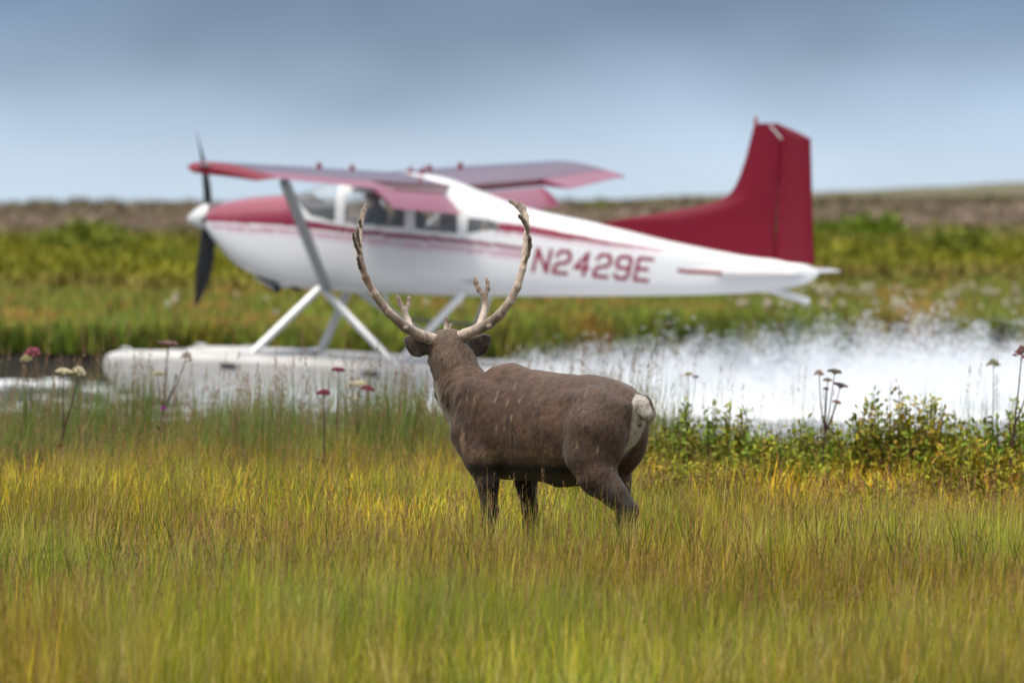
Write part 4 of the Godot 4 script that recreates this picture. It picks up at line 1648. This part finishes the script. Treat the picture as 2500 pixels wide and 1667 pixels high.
# ------------------------------------------------------------------ the caribou
# body axes: x to its right, y up, -z forward
const ANTLERS := {
	"left": [
		[[-0.014,1.374,-0.706,0.036],[-0.063,1.383,-0.721,0.036],[-0.128,1.400,-0.740,0.034],[-0.242,1.448,-0.758,0.031],[-0.351,1.527,-0.787,0.027],[-0.424,1.620,-0.817,0.024],[-0.461,1.710,-0.850,0.021],[-0.460,1.799,-0.882,0.019],[-0.426,1.871,-0.919,0.017],[-0.384,1.931,-0.947,0.015],[-0.341,1.991,-0.972,0.015],[-0.293,2.051,-0.992,0.0155],[-0.263,2.086,-1.002,0.011]],
		[[-0.446,1.826,-0.896,0.013],[-0.498,1.877,-0.882,0.013],[-0.536,1.913,-0.866,0.011],[-0.554,1.938,-0.857,0.009]],
		[[-0.423,1.868,-0.915,0.011],[-0.476,1.913,-0.887,0.012],[-0.510,1.948,-0.864,0.011],[-0.518,1.966,-0.859,0.008]],
		[[-0.468,1.758,-0.876,0.014],[-0.503,1.782,-0.856,0.012],[-0.530,1.805,-0.842,0.011],[-0.539,1.819,-0.837,0.008]],
		[[-0.357,1.973,-0.961,0.011],[-0.399,1.997,-0.934,0.010],[-0.414,2.011,-0.921,0.007]],
		[[-0.182,1.435,-0.762,0.019],[-0.114,1.485,-0.838,0.018],[-0.076,1.524,-0.887,0.017]],
		[[-0.076,1.521,-0.887,0.013],[-0.057,1.562,-0.928,0.013],[-0.049,1.592,-0.951,0.011],[-0.044,1.606,-0.961,0.008]],
		[[-0.074,1.521,-0.884,0.013],[-0.034,1.556,-0.898,0.013],[-0.015,1.589,-0.906,0.011],[-0.009,1.604,-0.914,0.008]],
		[[-0.237,1.445,-0.752,0.013],[-0.280,1.441,-0.726,0.011]],
		[[0.020,1.370,-0.709,0.015],[0.082,1.399,-0.743,0.014],[0.149,1.447,-0.788,0.013],[0.167,1.480,-0.797,0.011],[0.166,1.492,-0.799,0.008]]],
	"right": [
		[[0.026,1.375,-0.653,0.036],[0.028,1.391,-0.616,0.036],[0.021,1.408,-0.559,0.035],[0.013,1.437,-0.469,0.033],[0.010,1.469,-0.391,0.031],[0.010,1.515,-0.324,0.029],[0.009,1.581,-0.259,0.026],[0.016,1.662,-0.216,0.024],[0.041,1.752,-0.201,0.021],[0.072,1.835,-0.209,0.019],[0.107,1.913,-0.228,0.018],[0.143,1.973,-0.248,0.016],[0.171,2.027,-0.276,0.0155],[0.187,2.066,-0.305,0.015],[0.199,2.099,-0.340,0.010]],
		[[0.147,1.985,-0.258,0.014],[0.203,2.036,-0.317,0.015],[0.234,2.078,-0.376,0.0155],[0.254,2.104,-0.433,0.014],[0.255,2.110,-0.447,0.010]],
		[[0.120,1.931,-0.228,0.014],[0.072,1.964,-0.192,0.015],[0.022,1.997,-0.175,0.0145],[-0.023,2.024,-0.168,0.012],[-0.035,2.033,-0.168,0.008]],
		[[0.054,1.781,-0.199,0.014],[0.024,1.824,-0.156,0.0145],[-0.001,1.872,-0.123,0.0145],[-0.026,1.910,-0.106,0.012],[-0.037,1.927,-0.104,0.008]],
		[[0.027,1.441,-0.484,0.020],[0.122,1.503,-0.525,0.019],[0.186,1.563,-0.555,0.018],[0.206,1.614,-0.579,0.019]],
		[[0.205,1.608,-0.581,0.016],[0.214,1.641,-0.619,0.016],[0.220,1.677,-0.644,0.0145],[0.225,1.704,-0.654,0.009]],
		[[0.210,1.608,-0.574,0.013],[0.242,1.647,-0.581,0.013],[0.257,1.680,-0.595,0.011],[0.261,1.700,-0.605,0.008]],
		[[0.006,1.457,-0.396,0.015],[-0.027,1.450,-0.365,0.013]],
		[[0.061,1.388,-0.706,0.010],[0.136,1.429,-0.756,0.009],[0.157,1.453,-0.761,0.010],[0.159,1.459,-0.758,0.006]]]}

func P(l: float, u: float, f: float) -> Vector3:
	return Vector3(l, u, -f)

func legs(side: float, front: Array, hind: Array) -> void:
	# rows of [lateral, up, forward, radius]
	for chain in [front, hind]:
		for k in chain.size() - 1:
			var a: Array = chain[k]
			var b: Array = chain[k + 1]
			cap(P(a[0] * side, a[1], a[2]), a[3], P(b[0] * side, b[1], b[2]), b[3], 0.034 if k < 2 else 0.016)
		var foot: Array = chain[-1]
		# the two halves of the hoof and the dew claws
		for t in [-1.0, 1.0]:
			cap(P(foot[0] * side + t * 0.022, 0.055, foot[2] + 0.01), 0.026, P(foot[0] * side + t * 0.028, 0.022, foot[2] + 0.075), 0.018, 0.01)

func caribou() -> void:
	var o := thing("caribou", Vector3(0.1914, 0.0, -44.3), deg_to_rad(53.0))
	o.position.y = 0.0
	tag(o, "brown bull caribou with velvet antlers standing in the meadow, looking toward the plane", "caribou")
	prims.clear()
	# trunk
	ell(P(0, 0.935, 0.14), Vector3(0.225, 0.285, 0.42), 0.07)
	ell(P(0, 0.915, -0.14), Vector3(0.245, 0.272, 0.36), 0.08)
	ell(P(0, 0.93, 0.34), Vector3(0.185, 0.26, 0.22), 0.07)
	cap(P(0, 1.15, 0.315), 0.09, P(0, 1.158, 0.25), 0.09, 0.06)
	cap(P(0, 1.158, 0.25), 0.086, P(0, 1.09, 0.06), 0.10, 0.06)
	cap(P(0, 1.085, 0.04), 0.10, P(0, 1.072, -0.28), 0.112, 0.07)
	cap(P(0, 1.072, -0.28), 0.112, P(0, 1.025, -0.46), 0.108, 0.07)
	# haunches
	ell(P(0, 0.985, -0.40), Vector3(0.18, 0.185, 0.185), 0.07)
	ell(P(-0.135, 0.91, -0.40), Vector3(0.108, 0.235, 0.185), 0.032)
	ell(P(0.125, 0.91, -0.37), Vector3(0.10, 0.225, 0.165), 0.032)
	for sg in [-1.0, 1.0]:
		ell(P(sg * 0.13, 1.07, -0.27), Vector3(0.05, 0.04, 0.07), 0.05)
		ell(P(sg * 0.10, 1.03, -0.54), Vector3(0.035, 0.045, 0.04), 0.05)
	# shoulders
	ell(P(-0.165, 0.98, 0.34), Vector3(0.074, 0.22, 0.14), 0.044, Basis(Vector3.RIGHT, -0.3))
	ell(P(0.165, 0.98, 0.34), Vector3(0.074, 0.22, 0.14), 0.044, Basis(Vector3.RIGHT, -0.3))
	# limbs
	legs(-1.0, [[0.155, 0.90, 0.40, 0.105], [0.165, 0.77, 0.315, 0.088], [0.165, 0.64, 0.272, 0.057], [0.16, 0.50, 0.262, 0.042], [0.16, 0.43, 0.264, 0.043], [0.16, 0.30, 0.262, 0.029], [0.16, 0.13, 0.262, 0.028], [0.16, 0.06, 0.275, 0.03]],
		[[0.145, 0.93, -0.40, 0.15], [0.16, 0.80, -0.385, 0.125], [0.165, 0.69, -0.435, 0.102], [0.155, 0.585, -0.55, 0.066], [0.15, 0.515, -0.628, 0.047], [0.15, 0.40, -0.615, 0.033], [0.15, 0.15, -0.585, 0.029], [0.15, 0.06, -0.57, 0.03]])
	legs(1.0, [[0.155, 0.90, 0.38, 0.105], [0.165, 0.77, 0.30, 0.088], [0.165, 0.645, 0.272, 0.060], [0.16, 0.50, 0.245, 0.042], [0.16, 0.43, 0.24, 0.041], [0.16, 0.30, 0.24, 0.029], [0.16, 0.13, 0.24, 0.028], [0.16, 0.06, 0.25, 0.03]],
		[[0.13, 0.93, -0.36, 0.145], [0.145, 0.78, -0.29, 0.115], [0.145, 0.67, -0.325, 0.08], [0.14, 0.56, -0.36, 0.052], [0.14, 0.50, -0.38, 0.044], [0.14, 0.40, -0.37, 0.034], [0.14, 0.15, -0.345, 0.029], [0.14, 0.06, -0.33, 0.03]])
	# neck with its mane, and the tail root
	cap(P(0, 0.955, 0.39), 0.165, P(-0.02, 1.105, 0.53), 0.132, 0.045)
	cap(P(-0.02, 1.105, 0.53), 0.132, P(-0.005, 1.245, 0.62), 0.108, 0.05)
	cap(P(-0.005, 1.245, 0.62), 0.106, P(0.02, 1.325, 0.665), 0.07, 0.05)
	cap(P(-0.01, 0.95, 0.485), 0.112, P(0.015, 1.13, 0.655), 0.078, 0.06)
	ell(P(0, 0.86, 0.44), Vector3(0.11, 0.13, 0.11), 0.06)
	cap(P(0, 1.08, -0.54), 0.046, P(0, 1.055, -0.612), 0.043, 0.03)
	cap(P(0, 1.055, -0.612), 0.043, P(0, 1.005, -0.64), 0.037, 0.02)
	cap(P(0, 1.005, -0.64), 0.037, P(0, 0.968, -0.642), 0.014, 0.02)
	# sheath under the belly
	cap(P(0, 0.665, -0.06), 0.04, P(0, 0.68, -0.2), 0.045, 0.05)
	var mb := MB.new()
	solid(0.0115, mb)
	var body_n := mb.v.size()
	# head, on a finer grid
	prims.clear()
	var hf := Vector3(0.731 * 0.80, -0.60, -0.682 * 0.80).normalized()
	var side := hf.cross(Vector3.UP).normalized()
	var hu := side.cross(hf)
	var poll := P(0.02, 1.33, 0.665)
	var hp := func(fw: float, up: float, rt: float) -> Vector3: return poll + hf * fw + hu * up + side * rt
	cap(P(-0.014, 1.165, 0.567), 0.1235, P(-0.005, 1.245, 0.62), 0.111, 0.03)
	cap(P(-0.005, 1.245, 0.62), 0.111, poll, 0.095, 0.05)
	cap(hp.call(0.0, 0, 0), 0.093, hp.call(0.12, 0.0, 0), 0.088, 0.05)
	cap(hp.call(0.12, -0.01, 0), 0.085, hp.call(0.27, -0.02, 0), 0.058, 0.04)
	cap(hp.call(0.27, -0.02, 0), 0.056, hp.call(0.36, -0.03, 0), 0.052, 0.03)
	cap(hp.call(0.10, -0.075, 0), 0.05, hp.call(0.33, -0.07, 0), 0.034, 0.04)
	for sg in [-1.0, 1.0]:
		cap(hp.call(0.02, 0.03, sg * 0.03), 0.045, hp.call(-0.005, 0.075, sg * 0.045), 0.038, 0.02)
		ell(hp.call(0.13, 0.02, sg * 0.078), Vector3(0.026, 0.026, 0.026), 0.02)
		cap(hp.call(0.375, -0.01, sg * 0.022), 0.012, hp.call(0.39, -0.03, sg * 0.026), 0.010, 0.012)
	# ears: cupped leaves standing out behind the antlers
	var ears := [[Vector3(-0.050, 1.338, -0.745), Vector3(-0.142, 1.381, -0.820)], [Vector3(0.067, 1.334, -0.600), Vector3(0.112, 1.391, -0.484)]]
	for e in ears:
		var ax: Vector3 = (e[1] - e[0]).normalized()
		var view := Vector3(-0.602, 0.0, 0.799)   # out of the back of the ear
		var up: Vector3 = view.cross(ax).normalized()
		var nr := ax.cross(up).normalized()
		var len_: float = (e[1] - e[0]).length()
		ell(e[0] + ax * len_ * 0.48 - up.normalized() * signf(up.y) * 0.02, Vector3(len_ * 0.46, 0.054, 0.013), 0.02, Basis(ax, up, nr))
		ell(e[0] + ax * len_ * 0.80 - up.normalized() * signf(up.y) * 0.004, Vector3(len_ * 0.36, 0.030, 0.010), 0.025, Basis(ax, up, nr))
		cap(e[0] - ax * 0.03, 0.034, e[0] + ax * 0.035, 0.026, 0.03)
	solid(0.0062, mb)
	# coat colour by place on the body, with belly shade painted in
	var white := lin(1.15, 1.11, 1.04)
	var marks := []
	for e in [[-0.21, 1.09, 0.20, 0.010, 0.045], [-0.22, 0.94, 0.17, 0.008, 0.04], [-0.22, 0.94, 0.12, 0.006, 0.03], [-0.2, 0.86, 0.37, 0.022, 0.07], [-0.18, 0.80, 0.25, 0.006, 0.03], [-0.2, 1.07, 0.04, 0.007, 0.02], [-0.21, 1.06, 0.115, 0.006, 0.02], [-0.22, 0.98, 0.07, 0.005, 0.025]]:
		marks.append(e)
	for k in 16:
		marks.append([-0.2, rng.randf_range(0.75, 1.18), rng.randf_range(-0.5, 0.42), rng.randf_range(0.003, 0.007), rng.randf_range(0.006, 0.03)])
	var normals := mb.normals()
	for k in mb.v.size():
		var p := mb.v[k]
		var l := p.x
		var u := p.y
		var f := -p.z
		var n1 := fine.get_noise_3d(l * 3, u * 3, f * 3)
		var n2 := fine.get_noise_3d(l * 11, u * 9, f * 11)
		var n3 := fine.get_noise_3d(l * 60 + 3, u * 22, f * 60)
		var c := lin(0.20, 0.120, 0.088)
		c = c.lerp(lin(0.285, 0.168, 0.108), clampf(0.35 + 1.8 * n1, 0, 1) * 0.8)
		c = c.lerp(lin(0.095, 0.068, 0.060), clampf(n2 * 1.6, 0, 1) * 0.7)
		if k < body_n:
			# pale flank band over painted belly shade, buff belly
			var flank := (1.0 - step01(0.30, 0.36, f)) * step01(-0.34, -0.26, f) * step01(0.1, 0.16, absf(l))
			c = c.lerp(lin(0.30, 0.20, 0.12), flank * step01(0.735, 0.76, u + 0.012 * n2) * (1.0 - step01(0.80, 0.835, u + 0.012 * n2)) * 0.9)
			c = c.lerp(lin(0.022, 0.016, 0.015), flank * step01(0.655, 0.69, u) * (1.0 - step01(0.72, 0.752, u + 0.012 * n2)))  # near-black band: shade of the belly put into the coat
			if absf(l) < 0.17 and u < 0.72 and u > 0.6 and f < 0.25 and f > -0.3:
				c = c.lerp(lin(0.20, 0.165, 0.12), 0.8 * (1.0 - step01(0.67, 0.71, u + 0.01 * n2)))
			# legs
			c = c.lerp(lin(0.052, 0.040, 0.040), 1.0 - step01(0.62, 0.80, u + 0.05 * n2 + (0.0 if f > 0 else 0.06)))
			if u < 0.08:
				c = lin(0.02, 0.018, 0.017)
			# greyer hindquarters
			c = c.lerp(lin(0.195, 0.133, 0.108), step01(0.22, 0.42, -f) * step01(0.6, 0.75, u) * 0.55)
			# neck paler, throat mane white
			c = c.lerp(lin(0.28, 0.198, 0.152), step01(0.38, 0.60, f) * step01(0.95, 1.1, u) * (0.75 + 0.5 * n2))
			var throat := step01(0.0, 0.09, (f - 0.50) * 0.9 - (u - 0.98) * 0.62 + 0.02 * n2)
			c = c.lerp(lin(0.85, 0.80, 0.72), throat * step01(0.86, 0.95, u))
			# folds of the neck skin
			if f > 0.36 and f < 0.63 and u > 0.95:
				var fold := sin((f * 1.0 + (u - 1.0) * 0.35 + 0.09 * n1) * 120.0) * clampf(0.5 + 2.0 * fine.get_noise_3d(l * 5, u * 5, f * 5 + 9), 0, 1.2)
				mb.v[k] += normals[k] * 0.006 * fold * step01(0.36, 0.42, f) * (1.0 - step01(0.54, 0.63, f))
			# rump patch and tail
			var half := table([[0.76, 0.0], [0.82, 0.025], [0.9, 0.055], [1.0, 0.066], [1.07, 0.05], [1.09, 0.0]], u) + 0.008 * n2
			if f < -0.44 and f > -0.605 and absf(l) < half + 0.02:
				c = c.lerp(white, (1.0 - step01(half - 0.012, half + 0.012, absf(l))))
				c = c.lerp(lin(0.10, 0.085, 0.085), (1.0 - step01(0.012, 0.022, absf(l))) * step01(0.93, 0.95, u) * (1.0 - step01(0.985, 1.0, u)))
			if f < -0.575 and u > 0.955 and absf(l) < 0.06:
				c = white
				c = c.lerp(lin(0.13, 0.085, 0.06), (1.0 - step01(0.008, 0.02, absf(l))) * step01(0.0, 0.02, (u - 1.055) + 0.9 * (0.612 + f) * -1.0 - 0.012))
			# worn pale marks on the left flank
			if l < -0.08:
				for e in marks:
					var dz: float = (f - e[2]) / e[3]
					var dy: float = (u - e[1]) / e[4]
					var q := dz * dz + dy * dy
					if q < 1.3:
						c = c.lerp(lin(0.50, 0.36, 0.24), clampf(1.3 - q, 0, 1) * (0.75 + 0.6 * n3))
				for e in [[1.085, -0.365], [1.068, -0.366], [1.045, -0.345], [1.03, -0.40], [0.905, -0.11], [1.02, -0.35]]:
					if Vector2(u - e[0], f - e[1]).length() < 0.0075:
						c = lin(0.012, 0.010, 0.010)
		else:
			var w := (p - poll)
			var fw := w.dot(hf)
			c = c.lerp(lin(0.28, 0.198, 0.152), (1.0 - step01(-0.02, 0.06, fw)) * (0.75 + 0.5 * n2))
			c = c.lerp(lin(0.055, 0.042, 0.040), step01(0.16, 0.28, fw))
			for e in ears:
				var ax: Vector3 = (e[1] - e[0]).normalized()
				var t: float = (p - e[0]).dot(ax) / (e[1] - e[0]).length()
				var off: Vector3 = p - e[0] - ax * (p - e[0]).dot(ax)
				if t > 0.12 and off.length() < 0.085 and absf(w.dot(side)) > 0.068:
					c = lin(0.20, 0.17, 0.16).lerp(lin(0.34, 0.29, 0.27), clampf(0.4 + 1.5 * n2, 0, 1))
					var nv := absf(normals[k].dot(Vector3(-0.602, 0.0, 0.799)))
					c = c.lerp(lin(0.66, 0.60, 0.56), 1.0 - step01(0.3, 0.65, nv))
		c *= 0.76 + 0.55 * n3 + 0.26 * fine.get_noise_3d(l * 30 - u * 18, u * 16 + 5, f * 30 + u * 18)
		mb.c.append(c)
		mb.v[k] += normals[k] * (0.0022 * n3 + 0.0045 * n2)
	put("body", mb.mesh(), M.fur, o)
	# eyes
	for sg in [-1.0, 1.0]:
		var eye := MB.new()
		var c: Vector3 = hp.call(0.135, 0.018, sg * 0.086)
		eye.tube([c - side * 0.004, c + side * 0.004], [0.012, 0.012], 10)
		put("eye", eye.mesh(), M.dark, o)
	# antlers in velvet
	for key: String in ANTLERS:
		prims.clear()
		for line in ANTLERS[key]:
			for k in line.size() - 1:
				var a: Array = line[k]
				var b: Array = line[k + 1]
				cap(Vector3(a[0], a[1], a[2]), a[3] * 0.85, Vector3(b[0], b[1], b[2]), b[3] * 0.85, 0.012)
		var am := MB.new()
		solid(0.0058, am)
		var an := am.normals()
		for k in am.v.size():
			var p := am.v[k]
			var n1 := fine.get_noise_3d(p.x * 7, p.y * 4, p.z * 7)
			var n2 := fine.get_noise_3d(p.x * 45, p.y * 14, p.z * 45)
			var c := lin(0.70, 0.58, 0.48).lerp(lin(0.31, 0.215, 0.155), clampf(0.3 + 1.4 * n1 + 0.9 * n2, 0, 1))
			# young dark velvet at the ends of the tines, pale bez tines
			var tip := 0.0
			for line in ANTLERS[key]:
				var e: Array = line[-1]
				tip = maxf(tip, 1.0 - step01(0.03, 0.13, p.distance_to(Vector3(e[0], e[1], e[2]))))
			c = c.lerp(lin(0.17, 0.125, 0.098), tip * 0.75)
			var mid: Array = ANTLERS[key][5 if key == "left" else 4][1]
			c = c.lerp(lin(0.62, 0.52, 0.44), 0.8 * (1.0 - step01(0.03, 0.085, p.distance_to(Vector3(mid[0], mid[1], mid[2])))) * (1.0 - tip))
			am.c.append(c)
			am.v[k] += an[k] * (0.0007 * n2 + 0.0012 * n1)
		var ant := put("antler", am.mesh(), M.velvet, o)
		ant.set_meta("label", key + " velvet antler with " + ("three short tines near its tip" if key == "left" else "curled tines at its tip"))
